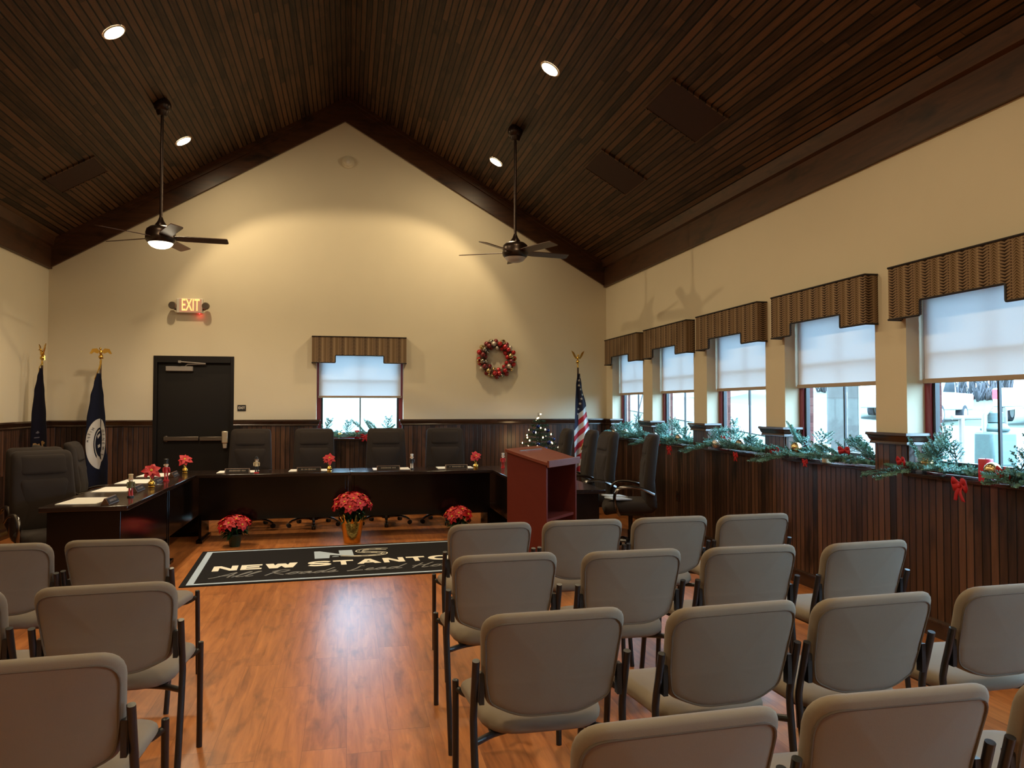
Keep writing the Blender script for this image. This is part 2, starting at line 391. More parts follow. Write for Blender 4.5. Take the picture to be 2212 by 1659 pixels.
# right wall: piers between the windows
m = M()
T = 0.24
m.box(XR, XR + T, WIN[0][0], D, 0, 3.7)
for i, (ya, yb) in enumerate(WIN):
    m.box(XR, XR + T, yb, ya, 0, ZS - 0.03); m.box(XR, XR + T, yb, ya, ZH, 3.7)
    nxt = WIN[i + 1][0] if i + 1 < len(WIN) else YF
    m.box(XR, XR + T, max(nxt, YF), yb, 0, 3.7) if yb > YF else None
wall_right = struct(m.build('wall_right', plaster))
m = M(); m.box(XL - 0.12, XL, YF, D + 0.02, 0, 3.75); wall_left = struct(m.build('wall_left', plaster))
m = M(); m.prism([(XL - 0.1, 0), (XR + 0.3, 0), (XR + 0.3, gable(XR + .3)), (XC, ZC + 0.05), (XL - 0.1, gable(XL - .1))], YF - 0.12, YF, 'y'); struct(m.build('wall_front', plaster))

# wainscot, chair rail, baseboard
RAIL = [(0.0, ZR), (0.040, ZR), (0.042, ZR - 0.018), (0.032, ZR - 0.026), (0.026, ZR - 0.046), (0.016, ZR - 0.062), (0.020, ZR - 0.070), (0.020, ZR - 0.082), (0.0, ZR - 0.085)]
SILLP = [(0.0, ZS), (0.030, ZS), (0.030, ZS - 0.022), (0.0, ZS - 0.022)]
BASE = [(0.0, 0.0), (0.026, 0.0), (0.026, 0.085), (0.018, 0.105), (0.0, 0.112)]
wz = ZR - 0.06; tk = 0.012
mw = M(); mr = M(); mb = M()
mw.box(XL, XL + tk, YF, D, 0, wz); mr.sweep([(XL + tk, YF), (XL + tk, D)], RAIL, side=-1); mb.sweep([(XL + tk, YF), (XL + tk, D)], BASE, side=-1)
mw.build('wainscot', wains_m, wall_left); mr.build('chair_rail', rail_m, wall_left); struct(mb.build('baseboard_left', rail_m))
mw = M(); mr = M(); mb = M()
yb_ = D - tk
mw.box(XL, DX0, yb_, D, 0, wz); mw.box(DX1, BW[0], yb_, D, 0, wz); mw.box(BW[0], BW[1], yb_, D, 0, ZS - 0.022); mw.box(BW[1], XR, yb_, D, 0, wz)
mw.box(BW[0], BW[0] + tk, D, D + JD, ZS - .02, wz); mw.box(BW[1] - tk, BW[1], D, D + JD, ZS - .02, wz)
mr.sweep([(XL, yb_), (DX0, yb_)], RAIL, side=-1)
mr.sweep([(DX1, yb_), (BW[0] + tk, yb_), (BW[0] + tk, D + JD)], RAIL, side=-1)
mr.sweep([(BW[1] - tk, D + JD), (BW[1] - tk, yb_), (XR, yb_)], RAIL, side=-1)
mb.sweep([(XL, yb_), (DX0, yb_)], BASE, side=-1); mb.sweep([(DX1, yb_), (XR, yb_)], BASE, side=-1)
mw.build('wainscot', wains_m, wall_back); mr.build('chair_rail', rail_m, wall_back); struct(mb.build('baseboard_back', rail_m))
mw = M(); mr = M(); mb = M(); xw = XR - tk
mw.box(xw, XR, YF, D, 0, ZS - 0.022)
piers = [(WIN[0][0], D, True, False)] + [(WIN[i + 1][0], WIN[i][1], True, True) for i in range(len(WIN) - 1)]
for lo, hi, a, b in piers:
    lo = max(lo, YF)
    mw.box(xw, XR, lo, hi, ZS - 0.022, wz)
    if a: mw.box(XR, XR + JD, lo - tk, lo, ZS, wz)
    if b: mw.box(XR, XR + JD, hi, hi + tk, ZS, wz)
    path = ([(XR + JD, lo - tk), (xw, lo - tk)] if a else [(xw, lo)]) + ([(xw, hi + tk), (XR + JD, hi + tk)] if b else [(xw, hi)])
    if not b: path = [(XR + JD, lo - tk), (xw, lo - tk), (xw, D)]
    mr.sweep(path, RAIL, side=1)
mb.sweep([(xw, YF), (xw, D)], BASE, side=1)
mw.build('wainscot', wains_m, wall_right); mr.build('chair_rail', rail_m, wall_right); struct(mb.build('baseboard_right', rail_m))

# cornice boards under the ceiling: level on the side walls, raking up the gable
def crown(o): return [(0.0, 0.0), (0.045, 0.0), (0.105, 0.06), (0.105, 0.085), (0.0, 0.085)]
for nm, x0, sg in (('trim_1', XR, -1), ('trim_2', XL, 1)):
    m = M(); t1 = zc(x0 + sg * 0.04)
    m.prism([(x0, ZE), (x0 + sg * 0.04, ZE), (x0 + sg * 0.04, t1 - 0.075), (x0 + sg * 0.075, t1 - 0.060), (x0 + sg * 0.115, zc(x0 + sg * 0.115) + 0.0), (x0, zc(x0))], YF, D, 'y')
    struct(m.build(nm, trimw_m))
m = M()
for x0, s in ((XR, 1), (XL, -1)):
    lo = ZE; hi = ZA
    m.prism([(x0, lo), (XA, hi), (XC, ZC), (x0, zc(x0))] , D - 0.04, D, 'y')
    # crown strip along the top of the raking board
    for dz, th in ((0.10, 0.075), (0.05, 0.11)):
        m.prism([(x0, zc(x0) - dz), (XC, ZC - dz), (XC, ZC), (x0, zc(x0))], D - th, D, 'y')
struct(m.build('trim_3', trimw_m))

# ------------------------------------------------------------------ windows, shades, valances
shade_m, nt, b = mat('white_shade_cloth')
nt.nodes.remove(b); out = nt.nodes['Material Output']
df = N(nt, 'ShaderNodeBsdfDiffuse', inp={'Color': (0.74, 0.74, 0.74, 1)}); tr = N(nt, 'ShaderNodeBsdfTranslucent', inp={'Color': (0.66, 0.67, 0.69, 1)})
wvx = N(nt, 'ShaderNodeTexNoise', inp={'Scale': 2.0}); mxs = N(nt, 'ShaderNodeMixShader', inp={0: 0.125})
L(nt, df.outputs[0], mxs.inputs[1]); L(nt, tr.outputs[0], mxs.inputs[2]); L(nt, mxs.outputs[0], out.inputs[0])
glass_m, nt, b = mat('window_glass'); nt.nodes.remove(b); out = nt.nodes['Material Output']
tp = N(nt, 'ShaderNodeBsdfTransparent', inp={'Color': (0.95, 0.99, 0.98, 1)}); gl = N(nt, 'ShaderNodeBsdfGlossy', inp={'Roughness': 0.02}); mxs = N(nt, 'ShaderNodeMixShader')
lw = N(nt, 'ShaderNodeLayerWeight', inp={'Blend': 0.5}); L(nt, math_n(nt, 'MULTIPLY_ADD', math_n(nt, 'POWER', lw.outputs['Facing'], 5.0), 0.8, 0.04), mxs.inputs[0]); L(nt, tp.outputs[0], mxs.inputs[1]); L(nt, gl.outputs[0], mxs.inputs[2]); L(nt, mxs.outputs[0], out.inputs[0])

val_m, nt, b = mat('leaf_stripe_valance_cloth')
geo = N(nt, 'ShaderNodeNewGeometry'); sep = N(nt, 'ShaderNodeSeparateXYZ'); L(nt, geo.outputs['Position'], sep.inputs[0])
U = math_n(nt, 'ADD', sep.outputs[0], sep.outputs[1]); Z = sep.outputs[2]
def leafband(period, off, half, zrep, slant, ph):
    """A vertical band of small slanted leaves on both sides of a stem."""
    u = math_n(nt, 'SUBTRACT', math_n(nt, 'FRACT', math_n(nt, 'ADD', math_n(nt, 'DIVIDE', U, period), off)), 0.5)
    u = math_n(nt, 'ABSOLUTE', math_n(nt, 'MULTIPLY', u, period))
    inside = math_n(nt, 'LESS_THAN', u, half)
    zz = math_n(nt, 'FRACT', math_n(nt, 'ADD', math_n(nt, 'DIVIDE', math_n(nt, 'SUBTRACT', Z, math_n(nt, 'MULTIPLY', u, slant)), zrep), ph))
    w = math_n(nt, 'MULTIPLY', math_n(nt, 'SUBTRACT', 1.0, math_n(nt, 'DIVIDE', u, half)), 0.85)
    return math_n(nt, 'MULTIPLY', inside, math_n(nt, 'LESS_THAN', zz, math_n(nt, 'ADD', 0.12, math_n(nt, 'MULTIPLY', w, 0.6))))
l1 = leafband(0.155, 0.0, 0.036, 0.0195, 0.5, 0.0); l2 = leafband(0.155, 0.5, 0.024, 0.0165, -0.6, 0.3); l3 = leafband(0.155, 0.27, 0.007, 0.017, 0.0, 0.1); l4 = leafband(0.155, 0.74, 0.007, 0.018, 0.0, 0.5)
c = mix_rgb(nt, l1, (0.225, 0.150, 0.092), (0.030, 0.017, 0.011)); c = mix_rgb(nt, l2, c, (0.085, 0.050, 0.020)); c = mix_rgb(nt, l3, c, (0.055, 0.028, 0.016)); c = mix_rgb(nt, l4, c, (0.33, 0.24, 0.14))
L(nt, c, b.inputs['Base Color']); b.inputs['Roughness'].default_value = 0.9; b.inputs['Specular IOR Level'].default_value = 0.15
pipe_m = simple('black_piping', (0.010, 0.007, 0.008), 0.6, noise=0.1)

VZ1, VZ0, VZS = 2.456, 2.096, 2.198       # valance top, lower edge, raised middle
def window(idx, xf, width, zshade, label_where, shade_label, val_label, val=True, valx=(-0.04, None), step=0.30):
    """Local frame: x along the wall 0..width, y outward through the wall, z up. xf maps to the world."""
    W = width
    w = bpy.data.objects.new('window_%d' % idx, None); C.objects.link(w); w.matrix_world = xf; struct(w)
    m = M(); y0, y1 = JD, JD + 0.07; t = 0.055
    m.box(0, t, y0, y1, ZS, ZH); m.box(W - t, W, y0, y1, ZS, ZH); m.box(t, W - t, y0, y1, ZS, ZS + t); m.box(t, W - t, y0, y1, ZH - t, ZH)
    m.build('window_frame', redframe, w, bevel=0.003)
    m = M(); s0 = t
    for a, b_ in ((t, t + 0.028), (W - t - 0.028, W - t)): m.box(a, b_, y0 + 0.015, y0 + 0.05, ZS + t, ZH - t, 0)
    m.box(t, W - t, y0 + 0.015, y0 + 0.05, ZS + t, ZS + t + 0.028); m.box(t, W - t, y0 + 0.015, y0 + 0.05, ZH - t - .028, ZH - t)
    m.build('sash', simple_dark, w)
    m = M(); m.box(W / 2 - 0.008, W / 2 + 0.008, y0 + 0.022, y0 + 0.040, ZS + t, ZH - t); m.box(t, W - t, y0 + 0.022, y0 + 0.040, 1.86, 1.88); m.build('muntin', simple_dark, w)
    m = M(); m.box(t + 0.02, W - t - 0.02, y0 + 0.029, y0 + 0.033, ZS + t + 0.02, ZH - t - 0.02); m.build('glass_pane', glass_m, w)
    m = M(); m.box(-0.0, W, -tk - 0.03, JD, ZS - 0.022, ZS); m.build('window_sill', rail_m, w, bevel=0.004)
    # roller shade just inside the frame
    th = thing('roller_shade', shade_label, 'window shade', group='roller shades'); th.matrix_world = xf
    m = M(); m.grid(lambda u, v: (0.03 + (W - 0.06) * u, JD - 0.022, zshade + 0.03 + (ZH - 0.05 - zshade) * v), 2, 2); m.build('shade_cloth', shade_m, th)
    m = M(); m.box(0.02, W - 0.02, JD - 0.034, JD - 0.010, zshade, zshade + 0.032); m.build('bottom_bar', shade_bar, th, bevel=0.004)
    m = M(); m.tube([(0.02, JD - 0.03, ZH - 0.03), (W - 0.02, JD - 0.03, ZH - 0.03)], 0.02, 12); m.build('roller_tube', shade_bar, th)
    if val:
        v = thing('window_valance', val_label, 'valance', group='stepped window valances'); v.matrix_world = xf
        a, b_ = valx[0], W - valx[0] if valx[1] is None else valx[1]; p = 0.105
        poly = [(a, VZ0), (a + step, VZ0), (a + step, VZS), (b_ - step, VZS), (b_ - step, VZ0), (b_, VZ0), (b_, VZ1), (a, VZ1)]
        m = M(); m.prism(rounded(poly, [0, .012, .012, .012, .012, 0, 0, 0], 3), -p, -p + 0.014, 'y')
        q = -p + 0.0145; m.box(a, a + 0.014, q, -0.001, VZ0, VZ1); m.box(b_ - 0.014, b_, q, -0.001, VZ0, VZ1); m.box(a + 0.0145, b_ - 0.0145, q, -0.001, VZ1 - 0.014, VZ1 - 0.0005)
        m.build('valance_cloth', val_m, v)
        m = M(); y = -p - 0.001
        low = rounded(poly[0:6], [0, .012, .012, .012, .012, 0], 3)
        m.tube([(a, -0.004, VZ0)] + [(x, y, z) for x, z in low] + [(b_, -0.004, VZ0)], 0.0075, 6); m.build('lower_piping', pipe_m, v)
        m = M(); m.tube([(a, -0.004, VZ1), (a, y, VZ1), (b_, y, VZ1), (b_, -0.004, VZ1)], 0.0075, 6); m.build('upper_piping', pipe_m, v)
    return w
simple_dark = simple('black_window_gasket', (0.014, 0.012, 0.014), 0.4, noise=0.1)
shade_bar = simple('taupe_shade_bar', (0.38, 0.29, 0.215), 0.55, noise=0.04)
names = ['in the far corner by the striped flag', 'second from the far corner', 'third from the far corner', 'fourth from the far corner', 'nearest to the camera on the window wall', 'past the picture edge', 'past the picture edge', 'past the picture edge']
for i, (ya, yb) in enumerate(WIN):
    if yb < YF: continue
    # local x runs from the far edge (ya) towards the camera (-y); outward is +x
    xf = Matrix(((0, 1, 0, XR), (-1, 0, 0, ya), (0, 0, 1, 0), (0, 0, 0, 1)))
    if i < 5:
        window(i + 1, xf, WW, 1.655, '', 'white roller shade half lowered, window ' + names[i], 'brown leaf-striped stepped valance above the window ' + names[i])
    else:
        window(i + 1, xf, WW, 1.98, '', 'white roller shade half raised in side window number %d outside the picture' % (i + 1), 'brown stepped valance over side window number %d outside the picture' % (i + 1))  # unseen shades, raised further to let more daylight onto the chairs
xf = Matrix(((1, 0, 0, BW[0]), (0, 1, 0, D), (0, 0, 1, 0), (0, 0, 0, 1)))
window(9, xf, BW[1] - BW[0], 1.612, '', 'white roller shade lowered in the back wall window', 'brown leaf-striped stepped valance above the back wall window', valx=(-0.061, BW[1] - BW[0] + 0.034), step=0.315)

# ------------------------------------------------------------------ exit door and wall fittings
def door():
    d = bpy.data.objects.new('door_1', None); C.objects.link(d); struct(d)
    m = M(); t = 0.045
    for a, b_ in ((DX0, DX0 + t), (DX1 - t, DX1)): m.box(a, b_, D - 0.012, D + 0.14, 0, DZ)
    m.box(DX0 + t, DX1 - t, D - 0.012, D + 0.14, DZ - 0.09, DZ)
    m.build('door_frame', doorframe_m, d, bevel=0.003)
    m = M(); m.box(DX0 + t, DX1 - t, D + 0.055, D + 0.10, 0.008, DZ - 0.09); m.build('door_leaf', door_m, d, bevel=0.003)
    yb = D + 0.055
    m = M(); m.box(-2.405, -1.965, yb - 0.055, yb - 0.004, 1.035, 1.090); m.box(-1.955, -1.665, yb - 0.055, yb - 0.004, 1.032, 1.087)
    m.box(-2.40, -2.36, yb - 0.02, yb, 1.02, 1.10)
    m.build('panic_bar', chrome_dull, d, bevel=0.006)
    m = M(); m.box(-1.668, -1.590, yb - 0.075, yb, 1.00, 1.16); m.prism([(-1.655, 0.93), (-1.605, 0.93), (-1.60, 1.0), (-1.66, 1.0)], yb - 0.06, yb, 'y'); m.build('latch_case', latch_m, d, bevel=0.008)
    m = M(); m.box(-2.385, -2.045, yb - 0.06, yb, 1.965, 2.030); m.build('door_closer', closer_m, d, bevel=0.006)
    m = M(); m.tube([(-2.14, yb - 0.045, 2.035), (-2.11, yb - 0.06, 2.055), (-1.88, yb - 0.075, 2.062)], 0.008, 8); m.tube([(-1.88, yb - 0.075, 2.066), (-2.21, yb - 0.07, 2.090)], 0.009, 8); m.box(-2.225, -2.19, yb - 0.085, yb - 0.01, 2.075, 2.105); m.build('closer_arm', closer_m, d)
    m = M(); m.box(-1.64, -1.585, D + .02, D + 0.055, 2.085, 2.105); m.build('door_contact', closer_m, d)
chrome_dull = simple('worn_steel_bar', (0.17, 0.14, 0.12), 0.38, 0.9, noise=0.1)
latch_m = simple('bright_latch_steel', (0.66, 0.58, 0.47), 0.35, 0.8, noise=0.05)
closer_m = simple('painted_grey_closer', (0.24, 0.21, 0.19), 0.45, noise=0.05)
door()

t = thing('exit_sign', 'lit red EXIT sign with two emergency lamp heads above the dark door', 'exit sign', (-2.0835, D, 2.8325))
m = M(); m.box(-0.165, 0.165, -0.062, -0.002, -0.095, 0.103); m.build('housing', white_pl, t, bevel=0.008)
m = M(); m.box(-0.128, 0.150, -0.066, -0.060, -0.085, 0.092); m.build('face_panel', exit_face, t)
vs, fs = text_mesh('EXIT', 0.225, 0.004, 0.003, 0.50); m = M(); m.add([(x + 0.012, -0.069 - z, y + 0.006) for x, y, z in vs], fs); m.build('letters', exit_red, t)
for s in (-1, 1):
    m = M(); m.lathe([(0.012, -0.02), (0.042, -0.015), (0.050, 0.01), (0.048, 0.035), (0.040, 0.045)], 20, xf=Matrix.Translation((s * 0.208, -0.075, 0.0)) @ Matrix.Rotation(pi / 2, 4, 'X'))
    m.tube([(s * 0.155, -0.035, -0.045), (s * 0.19, -0.045, -0.042), (s * 0.205, -0.055, -0.02)], 0.013, 8)
    o = m.build('lamp_head', lampgrey, t) if 'lampgrey' in globals() else m.build('lamp_head', chrome_dull, t)
m = M(); m.ball((0.125, -0.052, -0.099), 0.006, 8, 6); m.build('indicator_light', led_m, t)
l = bpy.data.lights.new('indicator_glow', 'POINT'); l.energy = 0.08; l.color = (1, 0.02, 0.03); l.shadow_soft_size = 0.01
o = bpy.data.objects.new('indicator_glow', l); C.objects.link(o); o.parent = t; o.location = (0.125, -0.05, -0.125)

t = thing('exit_plaque', 'small black EXIT plaque on the plaster beside the dark door', 'sign', (-1.417, D, 1.471))
m = M(); m.box(-0.055, 0.055, -0.006, -0.0005, -0.042, 0.042); m.build('plate', black_plastic, t, bevel=0.002)
vs, fs = text_mesh('EXIT', 0.046, 0.002, 0.0012, 0.92); m = M(); m.add([(x, -0.0075 - z, y + 0.002) for x, y, z in vs], fs); m.build('letters', white_pl, t)

t = thing('smoke_detector', 'small round beige alarm high under the gable peak', 'detector', (-0.027, D, 4.915))
m = M(); m.lathe([(0.085, 0.0), (0.085, 0.018), (0.062, 0.028), (0.058, 0.045), (0.03, 0.055)], 28, xf=Matrix.Rotation(pi / 2, 4, 'X') @ Matrix.Translation((0, 0, 0.001))); m.build('housing', plaster, t)
m = M(); m.lathe([(0.030, 0.0), (0.030, 0.008), (0.02, 0.012)], 16, xf=Matrix.Rotation(pi / 2, 4, 'X') @ Matrix.Translation((0, 0, 0.054))); m.build('sounder', white_pl, t)

t = thing('power_outlet', 'dark duplex outlet low in the boards of the window wall', 'outlet', (XR - tk, 8.40, 0.45), pi / 2)
m = M(); m.box(-0.036, 0.036, 0.0005, 0.007, -0.058, 0.058); m.build('cover_plate', rail_m, t, bevel=0.002)
for s in (-1, 1):
    m = M(); m.box(-0.017, 0.017, 0.007, 0.010, s * 0.026 - 0.014, s * 0.026 + 0.014); m.build('socket', black_plastic, t, bevel=0.002)

# ------------------------------------------------------------------ ceiling lamps, grilles, fans
def ceil_xf(x, y):
    """Frame on the ceiling: local -z points into the room, local x down the slope sideways."""
    s = 1 if x > XC else -1
    n = Vector((s * SL, 0, 1)).normalized(); ax = Vector((1, 0, -s * SL)).normalized(); ay = n.cross(ax)
    mx = Matrix((ax, ay, n)).transposed().to_4x4(); mx.translation = Vector((x, y, zc(x))); return mx
DL = [(-1.975, 7.03, 'big lit recessed lamp in the left roof slope behind the fan pole'), (-1.965, 9.80, 'small lit recessed lamp beside the pole of the lit fan'), (1.86, 7.02, 'lit recessed lamp in the window-side slope in front of the unlit fan'), (1.875, 9.85, 'lit recessed lamp in the window-side slope near the gable wall'),
      (-1.97, 4.25, 'recessed lamp overhead in the left slope, outside the picture'), (1.87, 4.22, 'recessed lamp overhead in the window-side slope, outside the picture'), (-1.97, 1.45, 'recessed lamp above the camera in the left slope, outside the picture'), (1.87, 1.43, 'recessed lamp above the camera in the window-side slope, outside the picture'), (-1.97, -1.35, 'recessed lamp behind the camera in the left slope'), (1.87, -1.35, 'recessed lamp behind the camera in the window-side slope')]
trim_white = simple('white_lamp_trim', (0.70, 0.66, 0.58), 0.5, noise=0.02)
def downlight(x, y, label):
    t = thing('recessed_downlight', label, 'ceiling light', group='recessed ceiling lamps'); t.matrix_world = ceil_xf(x, y)
    m = M()
    vs = []; fs = []; sg = 36
    for r, z in ((0.098, -0.0005), (0.098, -0.006), (0.085, -0.009), (0.080, -0.004)):
        vs += [(r * cos(2 * pi * k / sg), r * sin(2 * pi * k / sg), z) for k in range(sg)]
    for i in range(3):
        for k in range(sg): fs.append((i * sg + k, i * sg + (k + 1) % sg, (i + 1) * sg + (k + 1) % sg, (i + 1) * sg + k))
    m.add(vs, fs); m.build('trim_ring', trim_white, t)
    m = M(); m.add([(0.083 * cos(2 * pi * k / sg), 0.083 * sin(2 * pi * k / sg), -0.0045) for k in range(sg)], [tuple(range(sg))]); m.build('lamp_lens', lens_m, t)
    l = bpy.data.lights.new('downlight_beam', 'SPOT'); l.energy = LAMP_W; l.color = LAMP_COL; l.spot_size = R(113); l.spot_blend = 0.25; l.shadow_soft_size = 0.045
    o = bpy.data.objects.new('downlight_beam', l); C.objects.link(o); o.parent = t; o.location = (0, 0, -0.03)
for a in DL: downlight(*a)

grille_m = simple('dark_brown_ceiling_panel', (0.034, 0.012, 0.008), 0.55, spec=0.15, noise=0.2)
def ceiling_panel(x, y, label, w=0.56, h=0.60):
    t = thing('ceiling_panel', label, 'ceiling panel', group='brown panels set in the boarded ceiling'); t.matrix_world = ceil_xf(x, y)
    m = M(); m.box(-w / 2, w / 2, -h / 2, h / 2, -0.014, -0.0005); m.build('panel', grille_m, t, bevel=0.004)
    m = M(); k = 0.018
    m.box(-w / 2 - k, -w / 2, -h / 2 - k, h / 2 + k, -0.018, -0.0005); m.box(w / 2, w / 2 + k, -h / 2 - k, h / 2 + k, -0.018, -0.0005)
    m.box(-w / 2, w / 2, -h / 2 - k, -h / 2, -0.018, -0.0005); m.box(-w / 2, w / 2, h / 2, h / 2 + k, -0.018, -0.0005); m.build('panel_frame', ceil_m, t)
ceiling_panel(-2.99, 9.36, 'brown ceiling panel in the roof slope above the dark flags', 0.55, 0.50)
ceiling_panel(2.895, 8.11, 'brown ceiling panel in the window-side slope, the one nearer the gable')
ceiling_panel(2.90, 6.28, 'brown ceiling panel in the window-side slope, the larger-looking one nearer the camera')

def fan(x, y, lit, a0, label):
    t = thing('ceiling_fan', label, 'ceiling fan', (x, y, 0), group='ceiling fans on long poles')
    zt = zc(x)
    m = M(); m.ball((0, 0, zt - 0.045), 0.088, 24, 14, sc=(1, 1, 1.0)); m.lathe([(0.045, zt - 0.16), (0.062, zt - 0.12), (0.066, zt - 0.06)], 20); m.build('canopy', fan_m, t)
    m = M(); m.tube([(0, 0, zt - 0.1), (0, 0, 3.40)], 0.0165, 14); m.build('downrod', fan_m, t)
    m = M(); m.lathe([(0.017, 3.475), (0.024, 3.455), (0.034, 3.43), (0.058, 3.395), (0.060, 3.375), (0.04, 3.37)], 24); m.build('yoke_cover', fan_m, t)
    m = M(); m.lathe([(0.05, 3.385), (0.105, 3.372), (0.138, 3.345), (0.148, 3.31), (0.146, 3.275), (0.150, 3.268), (0.150, 3.25), (0.144, 3.225), (0.128, 3.205), (0.116, 3.200)], 36); m.build('motor_housing', fan_m, t)
    m = M(); m.lathe([(0.122, 3.203), (0.112, 3.185), (0.090, 3.165), (0.055, 3.150), (0.020, 3.144)], 32); m.build('light_bowl', bowl_on if lit else bowl_off, t)
    if lit:
        l = bpy.data.lights.new('fan_lamp', 'SPOT'); l.energy = 130; l.spot_size = R(168); l.spot_blend = 0.5; l.color = LAMP_LOW; l.shadow_soft_size = 0.08
        o = bpy.data.objects.new('fan_lamp', l); C.objects.link(o); o.parent = t; o.location = (0, 0, 3.13)
    for k in range(5):
        a = R(a0 + 72 * k); xf = Matrix.Rotation(a, 4, 'Z') @ Matrix.Translation((0, 0, 3.262)) @ Matrix.Rotation(R(-13), 4, 'X')
        m = M(); pl = rounded([(0.12, -0.050), (0.24, -0.062), (0.655, -0.068), (0.672, 0.055), (0.24, 0.062), (0.12, 0.050)], [0, 0.1, 0.02, 0.03, 0.1, 0], 4)
        m.prism(pl, -0.004, 0.004, 'z', 0, xf); m.build('blade', blade_m, t)
fan(-1.935, 8.6, True, 8, 'dark ceiling fan with its light bowl lit, over the left table')
fan(1.862, 8.6, False, 10, 'dark ceiling fan with its light bowl off, near the wreath')

# ------------------------------------------------------------------ rows of stacking chairs
def make_chair(label):
    t = thing('stacking_chair', label, 'chair', group='taupe stacking chairs in rows')
    # backrest: curved in plan, leaning back towards the top, deeper in the middle of its lower edge
    out = rounded([(-0.212, 0.548), (-0.110, 0.502), (0.110, 0.502), (0.212, 0.548), (0.227, 0.63), (0.242, 0.853), (-0.242, 0.853), (-0.227, 0.63)], [.055, .25, .25, .055, .3, .068, .068, .3], 6)
    def bk(u, w, t_):
        lean = -0.080 * max(0, (w - 0.58) / 0.27) ** 1.6 + 0.018 * max(0, (0.62 - w) / 0.12)
        crown_ = 0.004 * (1 - (u / 0.236) ** 2) * max(0, (w - 0.7) / 0.15)
        return (u, 0.022 + lean + 0.50 * u * u + 0.03 * u + t_, w + crown_)
    m = M(); pad(m, out, 0.050, bk, 0.022, 0.30, 0, 0.12); bo = m.build('backrest', taupe, t, angle=60)
    n = len(out); cx = 0; cy = sum(p[1] for p in out) / n
    sea = [bk(p[0] * 0.948, cy + (p[1] - cy) * (0.87 if p[1] > cy else 0.955), -0.0258 if p[1] > cy else -0.024) for p in out]
    m = M(); m.tube(sea, 0.0032, 6, closed=True); m.build('piping', taupe_dark, bo)
    so = rounded([(-0.205, 0.075), (0.205, 0.075), (0.236, 0.46), (0.20, 0.535), (-0.20, 0.535), (-0.236, 0.46)], [.13, .13, .08, .1, .1, .08], 6)
    def st(u, w, t_):
        fall = -0.030 * max(0, (w - 0.42) / 0.115) ** 2 - 0.012 * max(0, (0.2 - w) / 0.12) + 0.05 * u * u
        return (u, w, 0.456 + fall + t_)
    m = M(); pad(m, so, 0.058, st, 0.03, 0.25, 0, 0.05); m.build('seat', taupe, t, angle=60)
    for s in (-1, 1):
        m = M(); m.tube(smooth_path([(s * 0.240, -0.025, 0.0), (s * 0.246, 0.012, 0.24), (s * 0.250, 0.046, 0.47), (s * 0.250, 0.043, 0.535), (s * 0.250, 0.022, 0.61), (s * 0.250, -0.002, 0.700)], 4), 0.0125, 12)
        m.box(s * 0.229 - 0.008, s * 0.229 + 0.008, 0.012, 0.040, 0.555, 0.655); m.build('rear_leg', black_metal, t)
        m = M(); m.tube([(s * 0.240, 0.545, 0.0), (s * 0.252, 0.470, 0.478)], 0.0125, 12); m.ball((s * 0.252, 0.470, 0.478), 0.0125, 12, 6, sc=(1, 1, .35)); m.build('front_leg', black_metal, t)
    m = M(); m.tube(smooth_path([(-0.248, 0.042, 0.425), (-0.15, 0.135, 0.415), (0, 0.175, 0.412), (0.15, 0.135, 0.415), (0.248, 0.042, 0.425)], 5), 0.0115, 10); m.build('rear_crossbar', black_metal, t)
    m = M(); m.tube(smooth_path([(-0.252, 0.474, 0.448), (-0.18, 0.455, 0.415), (0, 0.45, 0.408), (0.18, 0.455, 0.415), (0.252, 0.474, 0.448)], 5), 0.0115, 10); m.build('front_crossbar', black_metal, t)
    m = M(); m.box(-0.185, 0.185, 0.12, 0.50, 0.417, 0.428); m.build('seat_pan', black_plastic, t, bevel=0.004)
    return t
rows = {'A': 'front row', 'B': 'second row', 'C': 'third row', 'D': 'back row'}
CH = [  # x, y of the tube tops, turn in degrees, label
    (0.772, 4.235, 0.8, 'taupe chair at the aisle end of the front row, between aisle and lectern'),
    (1.312, 4.253, -1.5, 'taupe chair in the front row directly before the lectern, second from the aisle'),
    (1.848, 4.262, -0.5, 'taupe chair third from the aisle in the front row, before the empty armchair'),
    (2.384, 4.262, 0.5, 'taupe chair at the window end of the front row'),
    (0.680, 3.360, 0.1, 'taupe chair at the aisle end of the second row, window side'),
    (1.258, 3.328, -1.2, 'taupe chair second from the aisle in the second row, window side'),
    (1.828, 3.310, -1.5, 'taupe chair third from the aisle in the second row, window side'),
    (2.430, 3.299, 2.5, 'bluish-lit taupe chair at the window end of the second row'),
    (0.646, 2.412, -0.2, 'taupe chair at the aisle end of the third row, window side'),
    (1.245, 2.370, 2.1, 'taupe chair second from the aisle in the third row, window side'),
    (1.776, 2.379, 1.5, 'taupe chair third from the aisle in the third row, window side'),
    (2.385, 2.415, 1.0, 'taupe chair at the window end of the third row, cut by the picture edge'),
    (0.690, 1.560, 1.0, 'taupe chair at the bottom edge, only its rounded back top showing'),
    (1.250, 1.591, -2.0, 'large taupe chair second from the aisle in the back row, lower corner'),
    (1.820, 1.60, 1.0, 'taupe chair in the back row beyond the picture edge, only its seat showing'),
    (-1.100, 4.108, -4.5, 'taupe chair at the aisle end of the front row, beside the left table'),
    (-1.615, 4.075, 2, 'taupe chair second from the aisle in the front row, cut by the left edge'),
    (-0.860, 3.095, 1.6, 'taupe chair at the aisle end of the second row, left of the aisle'),
    (-1.440, 3.12, -2, 'taupe chair second from the aisle in the second row, just a sliver showing'),
    (-0.815, 2.245, 2.0, 'taupe chair at the aisle end of the third row, left lower corner'),
]
base_chair = make_chair(CH[0][3])
